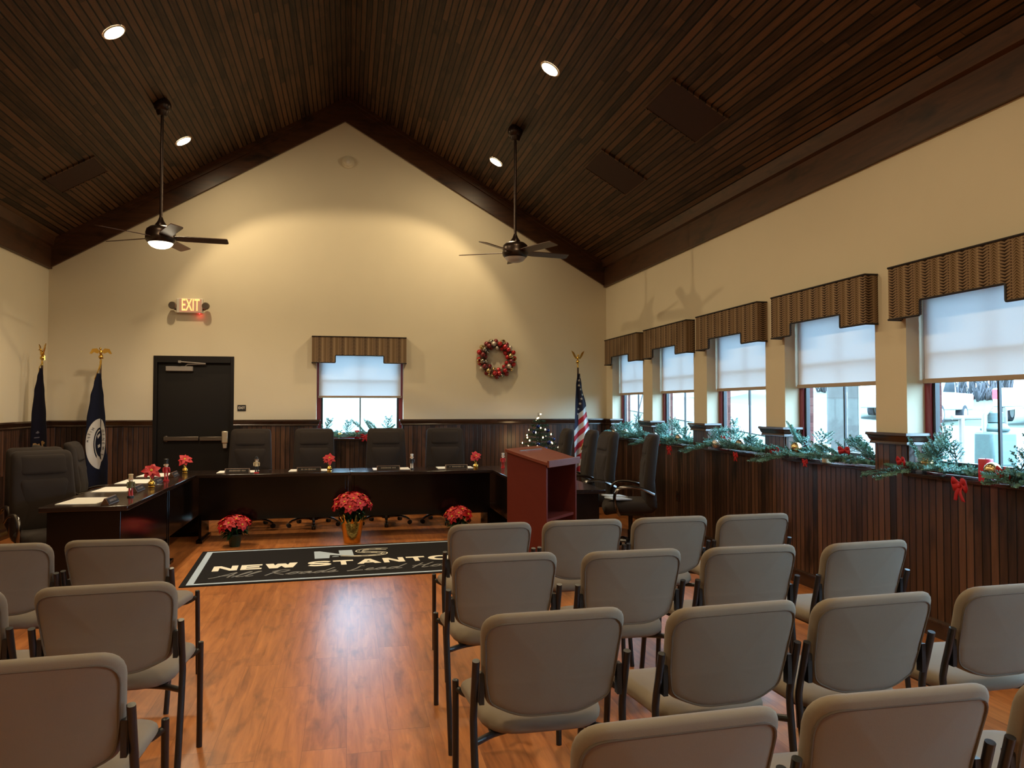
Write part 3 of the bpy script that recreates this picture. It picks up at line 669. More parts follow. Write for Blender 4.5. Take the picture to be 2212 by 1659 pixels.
for i, (x, y, a, lab) in enumerate(CH):
    o = base_chair if i == 0 else dup(base_chair, (x, y, 0), R(a), lab)
    o.location = (x, y, 0); o.rotation_euler = (0, 0, R(a))

# ------------------------------------------------------------------ U of council tables
def table(x0, x1, y0, y1, inner, label, legs):
    """inner: which side carries the hanging front panel ('+x', '-x', '-y'); legs: 'y' or 'x' = axis along which the two end panels stand."""
    t = thing('conference_table', label, 'table', ((x0 + x1) / 2, (y0 + y1) / 2, 0), group='dark tables set in a U')
    cx, cy = (x0 + x1) / 2, (y0 + y1) / 2; a0, a1, b0, b1 = x0 - cx, x1 - cx, y0 - cy, y1 - cy; g = 0.0015
    m = M(); m.box(a0 + g, a1 - g, b0 + g, b1 - g, 0.712, 0.750); m.build('tabletop', espresso, t, bevel=0.006)
    m = M(); ins = 0.06
    if inner == '+x': m.box(a1 - ins - 0.02, a1 - ins, b0 + 0.05, b1 - 0.05, 0.245, 0.711)
    elif inner == '-x': m.box(a0 + ins, a0 + ins + 0.02, b0 + 0.05, b1 - 0.05, 0.245, 0.711)
    else: m.box(a0 + 0.05, a1 - 0.05, b0 + ins, b0 + ins + 0.02, 0.245, 0.711)
    m.build('modesty_panel', espresso_dark, t, bevel=0.002)
    for s in (0, 1):
        m = M(); k = 0.055
        if legs == 'y':
            yy = b0 + 0.018 if s == 0 else b1 - 0.048
            m.box(a0 + k, a1 - k, yy, yy + 0.03, 0.03, 0.711); m.box(a0 + 0.02, a1 - 0.02, max(b0 + .004, yy - 0.02), min(b1 - .004, yy + 0.05), 0.0, 0.035)
        else:
            xx = a0 + 0.018 if s == 0 else a1 - 0.048
            m.box(xx, xx + 0.03, b0 + k + 0.03, b1 - k, 0.03, 0.711); m.box(max(a0 + .004, xx - 0.02), min(a1 - .004, xx + 0.05), b0 + 0.02, b1 - 0.02, 0.0, 0.035)
        m.build('end_panel', espresso_dark, t, bevel=0.003)
    return t
table(-2.235, -1.62, 6.29, 7.905, '+x', 'dark table forming the near half of the wing by the left wall', 'y')
table(-2.235, -1.62, 7.905, 9.53, '+x', 'dark table forming the far half of the wing by the left wall', 'y')
table(-1.62, 0.02, 8.92, 9.53, '-y', 'long dark head table in front of the exit door side of the gable wall', 'x')
table(0.02, 1.66, 8.92, 9.53, '-y', 'long dark head table on the wreath side of the gable wall', 'x')
table(1.66, 2.265, 6.62, 8.075, '-x', 'dark table of the window-side wing, its end showing beside the lectern', 'y')
table(1.66, 2.265, 8.075, 9.53, '-x', 'dark corner table of the window-side wing, hidden behind the lectern', 'y')

# ------------------------------------------------------------------ upholstered armchairs on castors
def exec_chair(label, dz=0.0):
    t = thing('executive_chair', label, 'armchair', group='high-backed council armchairs')
    out = rounded([(-0.245, 0.44), (0.245, 0.44), (0.262, 0.70), (0.238, 1.205), (-0.238, 1.205), (-0.262, 0.70)], [.08, .08, .3, .055, .055, .3], 6)
    def prof(w):
        k = (w - 0.44) / 0.765
        return 0.055 * sin(pi * min(1, max(0, k)) * 0.9) - 0.045 * k * k - 0.01 * k
    def bk(u, w, t_): return (u, -0.215 + prof(w) + t_ + 0.5 * max(0, abs(u) - 0.13) ** 1.3 * (0.7 if t_ > 0 else 0.35), w + dz + (0.012 * (1 - (u / .24) ** 2) if w > 1.1 else 0))
    m = M(); pad(m, out, 0.10, bk, 0.035, 0.12, 0, 0.25); m.build('backrest', exec_m, t, angle=65)
    hr = rounded([(-0.196, 1.00), (0.196, 1.00), (0.192, 1.178), (-0.192, 1.178)], 0.04, 5)
    m = M(); pad(m, hr, 0.055, lambda u, w, t_: (u, -0.1795 + prof(w) + t_, w + dz), 0.03, 0.22); m.build('headrest', exec_m, t, angle=65)
    lr = rounded([(-0.175, 0.50), (0.175, 0.50), (0.195, 0.975), (-0.195, 0.975)], 0.04, 5)
    m = M(); pad(m, lr, 0.045, lambda u, w, t_: (u, -0.1765 + prof(w) + t_, w + dz), 0.03, 0.35); m.build('back_cushion', exec_m, t, angle=65)
    so = rounded([(-0.235, -0.24), (0.235, -0.24), (0.262, 0.20), (0.235, 0.285), (-0.235, 0.285), (-0.262, 0.20)], [.08, .08, .1, .09, .09, .1], 6)
    m = M(); pad(m, so, 0.115, lambda u, w, t_: (u, w, 0.465 + dz + t_ - 0.035 * max(0, (w - 0.15) / 0.13) ** 2 + 0.25 * u * u), 0.04, 0.2); m.build('seat', exec_m, t, angle=65)
    for s in (-1, 1):
        m = M(); p = smooth_path([(s * 0.255, 0.130, 0.395 + dz), (s * 0.292, 0.165, 0.47 + dz), (s * 0.300, 0.185, 0.585 + dz), (s * 0.300, 0.150, 0.665 + dz), (s * 0.298, 0.06, 0.690 + dz), (s * 0.292, -0.08, 0.672 + dz), (s * 0.280, -0.215, 0.610 + dz)], 5)
        m.tube(p, 0.0145, 10, squash=(1.3, 0.8)); m.build('armrest', gunmetal, t)
    m = M(); m.lathe([(0.030, 0.10), (0.030, 0.22), (0.022, 0.222), (0.022, 0.385 + dz)], 18); m.box(-0.10, 0.10, -0.13, 0.13, 0.375 + dz, 0.41 + dz); m.build('column', black_plastic, t)
    m = M(); m.lathe([(0.052, 0.075), (0.055, 0.115), (0.035, 0.13)], 18); m.build('base_hub', black_plastic, t)
    for k in range(5):
        a = R(72 * k + 18); c_, s_ = cos(a), sin(a)
        m = M(); m.tube(smooth_path([(0.045 * c_, 0.045 * s_, 0.100), (0.15 * c_, 0.15 * s_, 0.108), (0.25 * c_, 0.25 * s_, 0.090), (0.305 * c_, 0.305 * s_, 0.062)], 4), [0.020] * 5 + [0.018] * 4 + [0.014] * 4, 8); lg = m.build('base_leg', gunmetal, t)
        m = M()
        for q in (-1, 1): m.lathe([(0.0235, -0.009), (0.0265, -0.006), (0.0265, 0.006), (0.0235, 0.009)], 16, xf=Matrix.Translation((0.312 * c_ - q * 0.014 * s_, 0.312 * s_ + q * 0.014 * c_, 0.0265)) @ Matrix.Rotation(a + pi / 2, 4, 'Z') @ Matrix.Rotation(pi / 2, 4, 'Y'))
        m.box(-0.005, 0.005, -0.005, 0.005, 0.03, 0.066, xf=Matrix.Translation((0.312 * c_, 0.312 * s_, 0))); m.build('caster', black_plastic, lg)
    return t
def face(dx, dy): return math.atan2(-dx, dy)      # turn that makes local +y look along (dx, dy)
hi = exec_chair('high-backed grey-brown armchair behind the head table, next to the exit door')
EX = [(hi, -1.20, 10.00, face(0.02, -1), 'high-backed grey-brown armchair behind the head table, next to the exit door'),
      (hi, -0.42, 10.00, face(0.04, -1), 'high-backed armchair behind the head table, covering the corner of the back window near the exit'),
      (hi, 0.475, 9.99, face(-0.03, -1), 'high-backed armchair behind the head table, at the wreath side of the back window'),
      (hi, 1.235, 9.98, face(-0.07, -1), 'high-backed armchair behind the head table, below the bauble wreath'),
      (hi, 2.55, 9.66, face(-1, 0.12), 'armchair in the far corner between the lit tree and the striped flag'),
      (hi, 2.67, 9.00, face(-1, 0.16), 'armchair behind the window-side wing, half hidden behind its neighbour'),
      (hi, 2.66, 8.32, face(-1, 0.02), 'armchair behind the window-side wing, its whole front turned to the room'),
      (hi, 2.87, 7.60, face(-1, 0.28), 'armchair seen side-on by the window wall, booklets on its seat')]
for i, (src, x, y, rz, lab) in enumerate(EX):
    o = src if i == 0 else dup(src, (x, y, 0), rz, lab); o.location = (x, y, 0); o.rotation_euler = (0, 0, rz)
lo = exec_chair('lowered grey-brown armchair at the near end of the left wing, facing the camera', -0.105)
EL = [(lo, -2.52, 7.38, face(0.62, -0.8), 'lowered grey-brown armchair at the near end of the left wing, facing the camera'),
      (lo, -2.80, 7.98, face(0.55, -0.8), 'armchair by the left wall, only its back top showing behind the nearest one'),
      (lo, -2.82, 8.66, face(1, 0.5), 'armchair by the left wall turned side-on below the dark flag'),
      (lo, -2.74, 9.34, face(1, 0.12), 'armchair by the left wall in front of the flag with the white ring')]
for i, (src, x, y, rz, lab) in enumerate(EL):
    o = src if i == 0 else dup(src, (x, y, 0), rz, lab); o.location = (x, y, 0); o.rotation_euler = (0, 0, rz)
# booklets on the seat of the side-on armchair
for i, (x, y, a, lab) in enumerate(((2.70, 7.50, 0.2, 'pale blue booklet on the armchair seat, front one of two'), (2.74, 7.725, 0.1, 'pale booklet on the armchair seat, leaning at the back'))):
    t = tag(M().box(-0.105, 0.105, -0.10, 0.10, 0, 0.014).build('booklet', simple('pale_blue_cover_%d' % i, (0.40, 0.45, 0.52), 0.5, noise=0.05), bevel=0.002), lab, 'booklet', 'booklets on the armchair')
    t.location = (x, y, 0.5475); t.rotation_euler = (0.0, 0.05, a)

# ------------------------------------------------------------------ lectern
t = thing('lectern', 'red cherry lectern with sloping top and open shelf side', 'lectern', (1.519, 5.841, 0), 0.842)
W, Dp, zl, zh = 0.58, 0.38, 1.0565, 1.155
def top_z(y): return zl + (zh - zl) * y / Dp
def sloped(m, x0, x1, y0, y1, z0, drop): 
    m.add([(x0, y0, z0), (x1, y0, z0), (x1, y1, z0), (x0, y1, z0), (x0, y0, top_z(y0) - drop), (x1, y0, top_z(y0) - drop), (x1, y1, top_z(y1) - drop), (x0, y1, top_z(y1) - drop)], [(0, 1, 2, 3), (4, 5, 6, 7), (0, 1, 5, 4), (1, 2, 6, 5), (2, 3, 7, 6), (3, 0, 4, 7)])
for x0 in (0.012, W - 0.034):
    m = M(); sloped(m, x0, x0 + 0.022, 0.012, Dp - 0.012, 0.0, 0.0255); m.build('side_panel', cherry, t, bevel=0.001)
m = M(); sloped(m, 0.034, W - 0.034, Dp - 0.034, Dp - 0.012, 0.03, 0.0255); m.build('front_panel', cherry, t)
m = M(); m.box(0.035, W - 0.035, 0.02, Dp - 0.035, 0.06, 0.082); m.build('bottom_shelf', cherry, t)
m = M(); m.box(0.035, W - 0.035, 0.03, Dp - 0.035, 0.585, 0.607); m.build('shelf', cherry, t)
m = M(); m.add([(0, 0, zl - 0.025), (W, 0, zl - 0.025), (W, Dp, zh - 0.025), (0, Dp, zh - 0.025), (0, 0, zl), (W, 0, zl), (W, Dp, zh), (0, Dp, zh)], [(0, 1, 2, 3), (4, 5, 6, 7), (0, 1, 5, 4), (1, 2, 6, 5), (2, 3, 7, 6), (3, 0, 4, 7)]); m.build('reading_top', cherry_top, t, bevel=0.002)
m = M(); m.box(0.0, W, -0.018, 0.0, zl - 0.040, zl + 0.016); m.build('ledge', cherry_top, t, bevel=0.003)
m = M(); y0, y1 = Dp * 0.78, Dp * 0.80; m.add([(0.10, y0, top_z(y0) + 0.001), (0.48, y0, top_z(y0) + 0.001), (0.48, y1, top_z(y1) + 0.001), (0.10, y1, top_z(y1) + 0.001), (0.10, y0, top_z(y0) + 0.005), (0.48, y0, top_z(y0) + 0.005), (0.48, y1, top_z(y1) + 0.005), (0.10, y1, top_z(y1) + 0.005)], [(0, 1, 2, 3), (4, 5, 6, 7), (0, 1, 5, 4), (1, 2, 6, 5), (2, 3, 7, 6), (3, 0, 4, 7)]); m.build('pen_strip', chrome, t)

# ------------------------------------------------------------------ printed floor mat
mat_black = simple('black_mat_pile', (0.016, 0.015, 0.017), 0.95, spec=0.1, noise=0.25, nscale=60, bump=0.5, bscale=300)
mat_blue = simple('pale_blue_mat_pile', (0.44, 0.54, 0.68), 0.9, spec=0.1, noise=0.08, nscale=60)
mat_cream = simple('cream_mat_pile', (0.88, 0.84, 0.74), 0.9, spec=0.1, noise=0.06, nscale=60)
mat_grey = simple('grey_mat_pile', (0.22, 0.22, 0.225), 0.9, spec=0.1, noise=0.1, nscale=60)
t = thing('floor_mat', 'black welcome mat with pale border, NEW STANTON lettering and NS logo', 'mat', (0.09, 7.70, 0), R(3.2))
HW, HH = 1.50, 0.80
m = M(); m.box(-HW, HW, -HH, HH, 0.0, 0.009); m.build('mat_base', mat_black, t, bevel=0.003)
def flat(m, poly, z0=0.0092, z1=0.0105): m.prism(poly, z0, z1, 'z')
def rect(m, x0, x1, y0, y1): flat(m, [(x0, y0), (x1, y0), (x1, y1), (x0, y1)])
m = M(); rect(m, -HW + .05, HW - .05, HH - .095, HH - .055); m.build('border_stripe', mat_blue, t); m = M(); rect(m, -HW + .05, HW - .05, -HH + .035, -HH + .075); m.build('border_stripe', mat_blue, t)
m = M(); rect(m, -HW + .05, -HW + .105, -HH + .0755, HH - .0955); m.build('border_stripe', mat_blue, t); m = M(); rect(m, HW - .105, HW - .05, -HH + .0755, HH - .0955); m.build('border_stripe', mat_blue, t)
def block(txt, h, w, s=0.26):
    """Wide block capitals as polygons on a w x h cell."""
    k = w * s; v = h * 0.24
    R_ = lambda a, b, c, d: [(a, b), (c, b), (c, d), (a, d)]
    if txt == 'N': return [[(0, 0), (k, 0), (k, h), (0, h)], [(w - k, 0), (w, 0), (w, h), (w - k, h)], [(0, h), (k * 1.15, h), (w, 0), (w - k * 1.15, 0)]]
    if txt == 'E': return [R_(0, 0, k, h), R_(k, 0, w, v), R_(k, h - v, w, h), R_(k, h / 2 - v / 2, w * .88, h / 2 + v / 2)]
    if txt == 'W':
        q = w / 4; kk = k * 0.95
        return [[(0, h), (kk, h), (q + kk * .55, 0), (q - kk * .45, 0)], [(q - kk * .45, 0), (q + kk * .55, 0), (2 * q + kk / 2, h * .92), (2 * q - kk / 2, h * .92)], [(2 * q - kk / 2, h * .92), (2 * q + kk / 2, h * .92), (3 * q + kk * .45, 0), (3 * q - kk * .55, 0)], [(3 * q - kk * .55, 0), (3 * q + kk * .45, 0), (w, h), (w - kk, h)]]
    if txt == 'T': return [R_(0, h - v, w, h), R_(w / 2 - k / 2, 0, w / 2 + k / 2, h - v)]
    if txt == 'A': return [[(0, 0), (k, 0), (w / 2 + k * .45, h), (w / 2 - k * .45, h)], [(w - k, 0), (w, 0), (w / 2 + k * .45, h), (w / 2 - k * .45, h)], R_(w * .25, h * .18, w * .75, h * .18 + v * .85)]
    return None
m = M(); x = -1.305; H_ = 0.215; y0 = -0.245
def ring_poly(m, cx, cy, rx, ry, tx, ty, a0=0, a1=360, n=28):
    for i in range(n):
        a = R(a0 + (a1 - a0) * i / n); b = R(a0 + (a1 - a0) * (i + 1) / n)
        flat(m, [(cx + (rx - tx) * cos(a), cy + (ry - ty) * sin(a)), (cx + rx * cos(a), cy + ry * sin(a)), (cx + rx * cos(b), cy + ry * sin(b)), (cx + (rx - tx) * cos(b), cy + (ry - ty) * sin(b))])
def stroke(m, pts, w, z0=0.0092, z1=0.0105):
    """A flat ribbon of constant width along a polyline."""
    P = [Vector(p) for p in pts]; n = len(P); Lf = []; Rt = []
    for i in range(n):
        d = (P[min(i + 1, n - 1)] - P[max(i - 1, 0)]).normalized(); q = Vector((-d.y, d.x)) * w / 2
        Lf.append(P[i] + q); Rt.append(P[i] - q)
    STROKE[0] += 1
    for i in range(n - 1): m.prism([tuple(Rt[i]), tuple(Rt[i + 1]), tuple(Lf[i + 1]), tuple(Lf[i])], z0, z1 + 2e-5 * i + 7e-5 * (STROKE[0] % 9), 'z')
STROKE = [0]
def s_letter(m, x, y, w, h, th):
    pts = [(x + w * .97, y + h * .80), (x + w * .72, y + h * .90), (x + w * .32, y + h * .90), (x + w * .10, y + h * .76), (x + w * .14, y + h * .60), (x + w * .40, y + h * .52), (x + w * .68, y + h * .46), (x + w * .90, y + h * .34), (x + w * .86, y + h * .18), (x + w * .60, y + h * .10), (x + w * .28, y + h * .10), (x + w * .02, y + h * .22)]
    stroke(m, smooth_path([(a, b, 0) for a, b in pts], 3) and [(p.x, p.y) for p in smooth_path([(a, b, 0) for a, b in pts], 3)], th)
for ch, w in (('N', .215), ('E', .185), ('W', .29), (' ', .045), ('S', .195), ('T', .19), ('A', .225), ('N', .20), ('T', .18), ('O', .25), ('N', .21)):
    if ch == ' ': x += w + 0.03; continue
    if ch == 'S': s_letter(m, x, y0, w, H_, 0.052)
    elif ch == 'O': ring_poly(m, x + w / 2, y0 + H_ / 2, w / 2, H_ / 2, 0.062, 0.052)
    else:
        for ip, p in enumerate(block(ch, H_, w)): flat(m, [(x + a, y0 + b) for a, b in p], 0.0092, 0.0105 + 0.0003 * ip)
    x += w + 0.028
m.build('block_lettering', mat_cream, t)
# slogan in flowing script, drawn as pen strokes: letters on a unit cell (x right, 0..1 high)
SCR = {'A': [[(0, 0), (.25, .25), (.62, 1.0), (.66, .5), (.72, 0)], [(.22, .36), (.80, .42)]],
       'l': [[(0, .05), (.22, .55), (.36, .95), (.26, .98), (.14, .5), (.18, .06), (.42, .14)]],
       'R': [[(.1, 0), (.28, .95)], [(.05, .78), (.35, 1.0), (.70, .90), (.55, .60), (.24, .50), (.52, .22), (.82, .02)]],
       'o': [[(0, .08), (.14, .30), (.32, .44), (.12, .36), (.08, .10), (.28, .02), (.42, .24), (.32, .42), (.58, .34)]],
       'a': [[(0, .05), (.10, .30), (.40, .44), (.16, .38), (.06, .12), (.20, .02), (.40, .40), (.38, .06), (.60, .14)]],
       'd': [[(0, .05), (.10, .30), (.38, .42), (.14, .36), (.06, .10), (.22, .02), (.42, .40), (.58, .96), (.40, .30), (.42, .04), (.62, .12)]],
       's': [[(0, .05), (.22, .46), (.26, .24), (.20, .02), (.02, .06)], [(.20, .02), (.46, .14)]],
       'L': [[(.42, .92), (.24, .98), (.22, .5), (.06, .04), (.0, .10), (.30, .06), (.62, .10)]],
       'e': [[(0, .10), (.26, .26), (.24, .42), (.08, .34), (.08, .08), (.26, .02), (.46, .14)]],
       'H': [[(.26, .95), (.08, 0)], [(.72, 1.0), (.52, .5), (.50, 0), (.74, .10)], [(-.05, .42), (.62, .56)]],
       'm': [[(0, .04), (.14, .42), (.14, .02), (.34, .42), (.36, .02), (.56, .42), (.58, .04), (.76, .14)]]}
m = M(); x = -1.30; sh = 0.205; k = 0.21
for ch in 'All Roads Lead Home':
    if ch == ' ': x += 0.10; continue
    wd = max(p[0] for st_ in SCR[ch] for p in st_)
    for st_ in SCR[ch]:
        pp = [(x + (a * k * 1.02) + b * sh * 0.42, -0.545 + b * sh, 0) for a, b in st_]
        stroke(m, [(p.x, p.y) for p in smooth_path(pp, 3)], 0.017)
    x += wd * k * 0.98 + (0.02 if ch.isupper() else -0.006)
m.build('script_lettering', mat_grey, t)
m = M()
flat(m, [(-0.40, 0.11), (-0.26, 0.11), (-0.25, 0.27), (-0.345, 0.49), (-0.40, 0.49)]); flat(m, [(-0.345, 0.49), (-0.25, 0.27), (-0.02, 0.165), (-0.02, 0.19), (-0.17, 0.31)]); flat(m, [(-0.155, 0.30), (-0.02, 0.19), (-0.02, 0.49), (-0.155, 0.49)])
ring_poly(m, -0.20, 0.165, 0.034, 0.03, 0.033, 0.029, 0, 180, 10); m.build('logo_letter', mat_blue, t)
m = M()
def band(off):
    P = [(0.335, 0.455), (0.22, 0.485), (0.09, 0.465), (0.045, 0.395), (0.10, 0.335), (0.22, 0.30), (0.29, 0.25), (0.25, 0.17), (0.12, 0.140), (-0.02, 0.155), (-0.14, 0.205)]
    q = [(p.x, p.y) for p in smooth_path([(a, b, 0) for a, b in P], 4)]; o_ = []
    for i in range(len(q)):
        a, b = Vector(q[max(i - 1, 0)]), Vector(q[min(i + 1, len(q) - 1)]); d = (b - a).normalized(); w = 0.038 * (1 - 0.5 * i / len(q))
        o_.append((q[i][0] - d.y * w * off, q[i][1] + d.x * w * off))
    return o_
stroke(m, band(1), 0.010); stroke(m, band(-1), 0.010)
mid = band(0)
for i in range(2, len(mid) - 3, 4): stroke(m, mid[i:i + 3], 0.007)
m.build('logo_road', mat_cream, t)

# ------------------------------------------------------------------ papers, name plates, figurines, small red flowers on the tables
ZT = 0.7505
def paper(x, y, rz, label, w=0.43, d=0.29):
    o = M().box(-w / 2, w / 2, -d / 2, d / 2, 0, 0.004).build('agenda_papers', paper_m); tag(o, label, 'papers', 'white agenda papers at each seat')
    o.location = (x, y, ZT); o.rotation_euler = (0, 0, rz)
for a in ((-2.02, 6.66, pi / 2 - .05, 'white papers at the near end of the left wing, in front of the nearest armchair'), (-2.04, 7.52, pi / 2, 'white papers on the left wing beside the near nutcracker, second from its end'), (-2.05, 8.25, pi / 2, 'white papers on the left wing behind the red flower in the gold vase'), (-2.04, 8.98, pi / 2, 'white papers on the left wing nearest the corner of the tables'),
          (-1.225, 9.24, 0.02, 'white papers before the armchair next to the exit door'), (-0.45, 9.28, -0.02, 'white papers before the armchair at the exit side of the back window'), (0.50, 9.30, 0.02, 'white papers before the armchair at the wreath side of the back window'), (1.265, 9.31, 0.0, 'white papers before the armchair below the wreath')): paper(*a)
wood_holder = simple('walnut_holder', (0.085, 0.036, 0.016), 0.35, noise=0.3, nscale=25)
plate_face = simple('dark_engraved_plate', (0.008, 0.005, 0.004), 0.7, spec=0.2, noise=0.1)
plate_ink = simple('faint_gold_ink', (0.16, 0.11, 0.07), 0.5, noise=0.05)
def plate(x, y, rz, label, seed):
    t = thing('name_plate', label, 'name plate', (x, y, ZT), rz, 'desk name plates')
    m = M(); m.prism([(-0.032, 0.0), (0.032, 0.0), (0.004, 0.050), (-0.004, 0.050)], -0.134, 0.134, 'x'); m.build('holder', wood_holder, t, bevel=0.002)
    xf = Matrix.Translation((0, -0.0195, 0.025)) @ Matrix.Rotation(math.atan2(0.050, 0.028), 4, 'X')
    m = M(); m.box(-0.124, 0.124, -0.023, 0.023, -0.0005, 0.0015, xf=xf); m.build('face', plate_face, t)
    rnd = random.Random(seed); m = M(); xx = -0.085        # unreadable engraving: short worn strokes
    while xx < 0.085:
        h = rnd.uniform(0.006, 0.010); w = rnd.uniform(0.003, 0.006)
        if rnd.random() > 0.12: m.box(xx, xx + w, -h, h, 0.0016, 0.0022, xf=xf)
        xx += w + 0.004
    m.build('worn_engraving', plate_ink, t)
for i, a in enumerate(((-1.80, 6.49, pi / 2, 'wooden desk name plate at the near end of the left wing'), (-1.82, 7.37, pi / 2, 'wooden desk name plate behind the near nutcracker on the left wing'), (-1.82, 8.06, pi / 2, 'wooden desk name plate behind the gold flower vase on the left wing'), (-1.82, 8.80, pi / 2, 'wooden desk name plate near the table corner on the left wing'),
          (-1.215, 9.10, 0.0, 'desk name plate before the armchair next to the exit door'), (-0.44, 9.13, 0.0, 'desk name plate before the armchair at the exit side of the window'), (0.46, 9.16, 0.0, 'desk name plate before the armchair at the wreath side of the window'), (1.265, 9.17, 0.0, 'desk name plate before the armchair below the wreath'))):
    plate(*a, i)

skin_m = simple('painted_face', (0.55, 0.34, 0.22), 0.5, noise=0.05); white_hair = simple('white_fluff', (0.62, 0.58, 0.52), 0.9, noise=0.1)
coat_red = simple('red_paint', (0.42, 0.012, 0.014), 0.4, noise=0.1); coat_black = simple('black_paint', (0.012, 0.011, 0.012), 0.4, noise=0.1); coat_cream = simple('cream_paint', (0.52, 0.42, 0.26), 0.45, noise=0.1); coat_green = simple('olive_paint', (0.10, 0.09, 0.03), 0.45, noise=0.1)
def nutcracker(x, y, rz, label, coat, legs, hat, basec, hatform, s=1.0):
    t = thing('nutcracker_figurine', label, 'figurine', (x, y, ZT), rz, 'nutcracker figurines'); 
    m = M(); m.lathe([(0.027 * s, 0), (0.027 * s, 0.010 * s), (0.022 * s, 0.013 * s)], 16); m.build('base', basec, t)
    m = M()
    for q in (-1, 1): m.lathe([(0.0085 * s, 0.013 * s), (0.0085 * s, 0.035 * s), (0.0065 * s, 0.038 * s), (0.008 * s, 0.078 * s)], 10, c=(q * 0.0105 * s, 0, 0))
    m.build('legs', legs, t)
    m = M(); m.lathe([(0.020 * s, 0.076 * s), (0.019 * s, 0.088 * s), (0.0165 * s, 0.095 * s), (0.021 * s, 0.125 * s), (0.012 * s, 0.132 * s)], 14); m.build('coat', coat, t)
    for q in (-1, 1):
        m = M(); m.tube([(q * 0.022 * s, 0, 0.124 * s), (q * 0.029 * s, -0.002, 0.108 * s), (q * 0.028 * s, -0.006 * s, 0.088 * s)], [0.0075 * s, 0.007 * s, 0.006 * s], 8); m.ball((q * 0.028 * s, -0.006 * s, 0.084 * s), 0.0065 * s, 8, 6); m.build('arm', coat, t)
    m = M(); m.lathe([(0.010 * s, 0.130 * s), (0.0155 * s, 0.135 * s), (0.0165 * s, 0.152 * s), (0.014 * s, 0.160 * s)], 14); m.ball((0, -0.017 * s, 0.147 * s), 0.0035 * s, 8, 6); m.build('head', skin_m, t)
    m = M(); m.ball((0, -0.012 * s, 0.136 * s), 0.010 * s, 10, 6, sc=(1.1, .7, 1.2)); m.ball((-0.015 * s, 0.004, 0.146 * s), 0.008 * s, 8, 6); m.ball((0.015 * s, 0.004, 0.146 * s), 0.008 * s, 8, 6); m.build('beard', white_hair, t)
    m = M()
    if hatform == 'brim': m.lathe([(0.028 * s, 0.160 * s), (0.028 * s, 0.163 * s), (0.014 * s, 0.165 * s), (0.013 * s, 0.180 * s), (0.006 * s, 0.184 * s), (0.004 * s, 0.196 * s)], 14)
    elif hatform == 'crown': m.lathe([(0.016 * s, 0.158 * s), (0.019 * s, 0.162 * s), (0.016 * s, 0.166 * s), (0.020 * s, 0.188 * s), (0.014 * s, 0.190 * s)], 14)
    else: m.lathe([(0.016 * s, 0.158 * s), (0.018 * s, 0.160 * s), (0.019 * s, 0.198 * s), (0.014 * s, 0.203 * s)], 14)
    m.build('hat', hat, t)
nutcracker(-1.748, 6.86, 0.6, 'cream-crowned nutcracker with red legs at the near end of the left wing', coat_green, coat_red, coat_cream, coat_black, 'crown')
nutcracker(-1.775, 8.24, 0.6, 'red-coated nutcracker with tall black hat and white hair on the left wing', coat_red, coat_red, coat_black, coat_red, 'tall', 1.1)
nutcracker(-1.00, 9.01, 0.0, 'nutcracker in white and black coat with black brimmed hat on the head table', coat_cream, coat_black, coat_black, coat_red, 'brim', 1.0)
nutcracker(0.737, 9.20, 0.0, 'white and black nutcracker standing before the wreath-side window chair', coat_black, white_hair, white_hair, coat_black, 'crown', 0.95)
nutcracker(1.83, 9.15, -0.4, 'red and white nutcracker at the table corner beside the lectern', coat_red, coat_red, white_hair, coat_red, 'crown', 0.95)

def bract(m, base, dr, L_, w, up=Vector((0, 0, 1)), droop=0.3, fold=0.25, mi=0):
    """One pointed leaf with a fold along its middle, bending down towards its tip."""
    dr = dr.normalized(); sd = dr.cross(up)
    sd = sd.normalized() if sd.length > 0.05 else Vector((1, 0, 0)); nn = sd.cross(dr).normalized()
    o = len(m.v); prof = [(0, 0.10), (0.22, 0.62), (0.45, 1.0), (0.68, 0.72), (1.0, 0.0)]
    vs = []
    for k, ww in prof:
        c = base + dr * (L_ * k) - nn * (droop * L_ * k * k)
        vs += [c - sd * (w / 2 * ww) + nn * (fold * w / 2 * ww), c, c + sd * (w / 2 * ww) + nn * (fold * w / 2 * ww)]
    fs = []
    for i in range(4): fs += [(i * 3, i * 3 + 1, i * 3 + 4, i * 3 + 3), (i * 3 + 1, i * 3 + 2, i * 3 + 5, i * 3 + 4)]
    m.add(vs, fs, mi)
def flower_head(t, c, axis, r, rnd, name='flower'):
    axis = axis.normalized(); a = axis.orthogonal().normalized(); b = axis.cross(a); m = M()
    for ring, (n, L_, el) in enumerate(((7, r, 0.05), (6, r * 0.72, 0.45))):
        for k in range(n):
            th = 2 * pi * (k + 0.5 * ring) / n + rnd.uniform(-.15, .15); d = (a * cos(th) + b * sin(th)) + axis * (el + rnd.uniform(-.1, .1))
            bract(m, c + axis * 0.004 * ring, d, L_ * rnd.uniform(.85, 1.1), L_ * 0.68, axis, rnd.uniform(.15, .4))
    o = m.build(name, red_petal, t, angle=80)
    m = M()
    for k in range(5): th = 2 * pi * k / 5; m.ball(c + axis * 0.012 + (a * cos(th) + b * sin(th)) * r * 0.09, r * 0.065, 6, 5)
    m.build('cyathia', yellow_m, o)
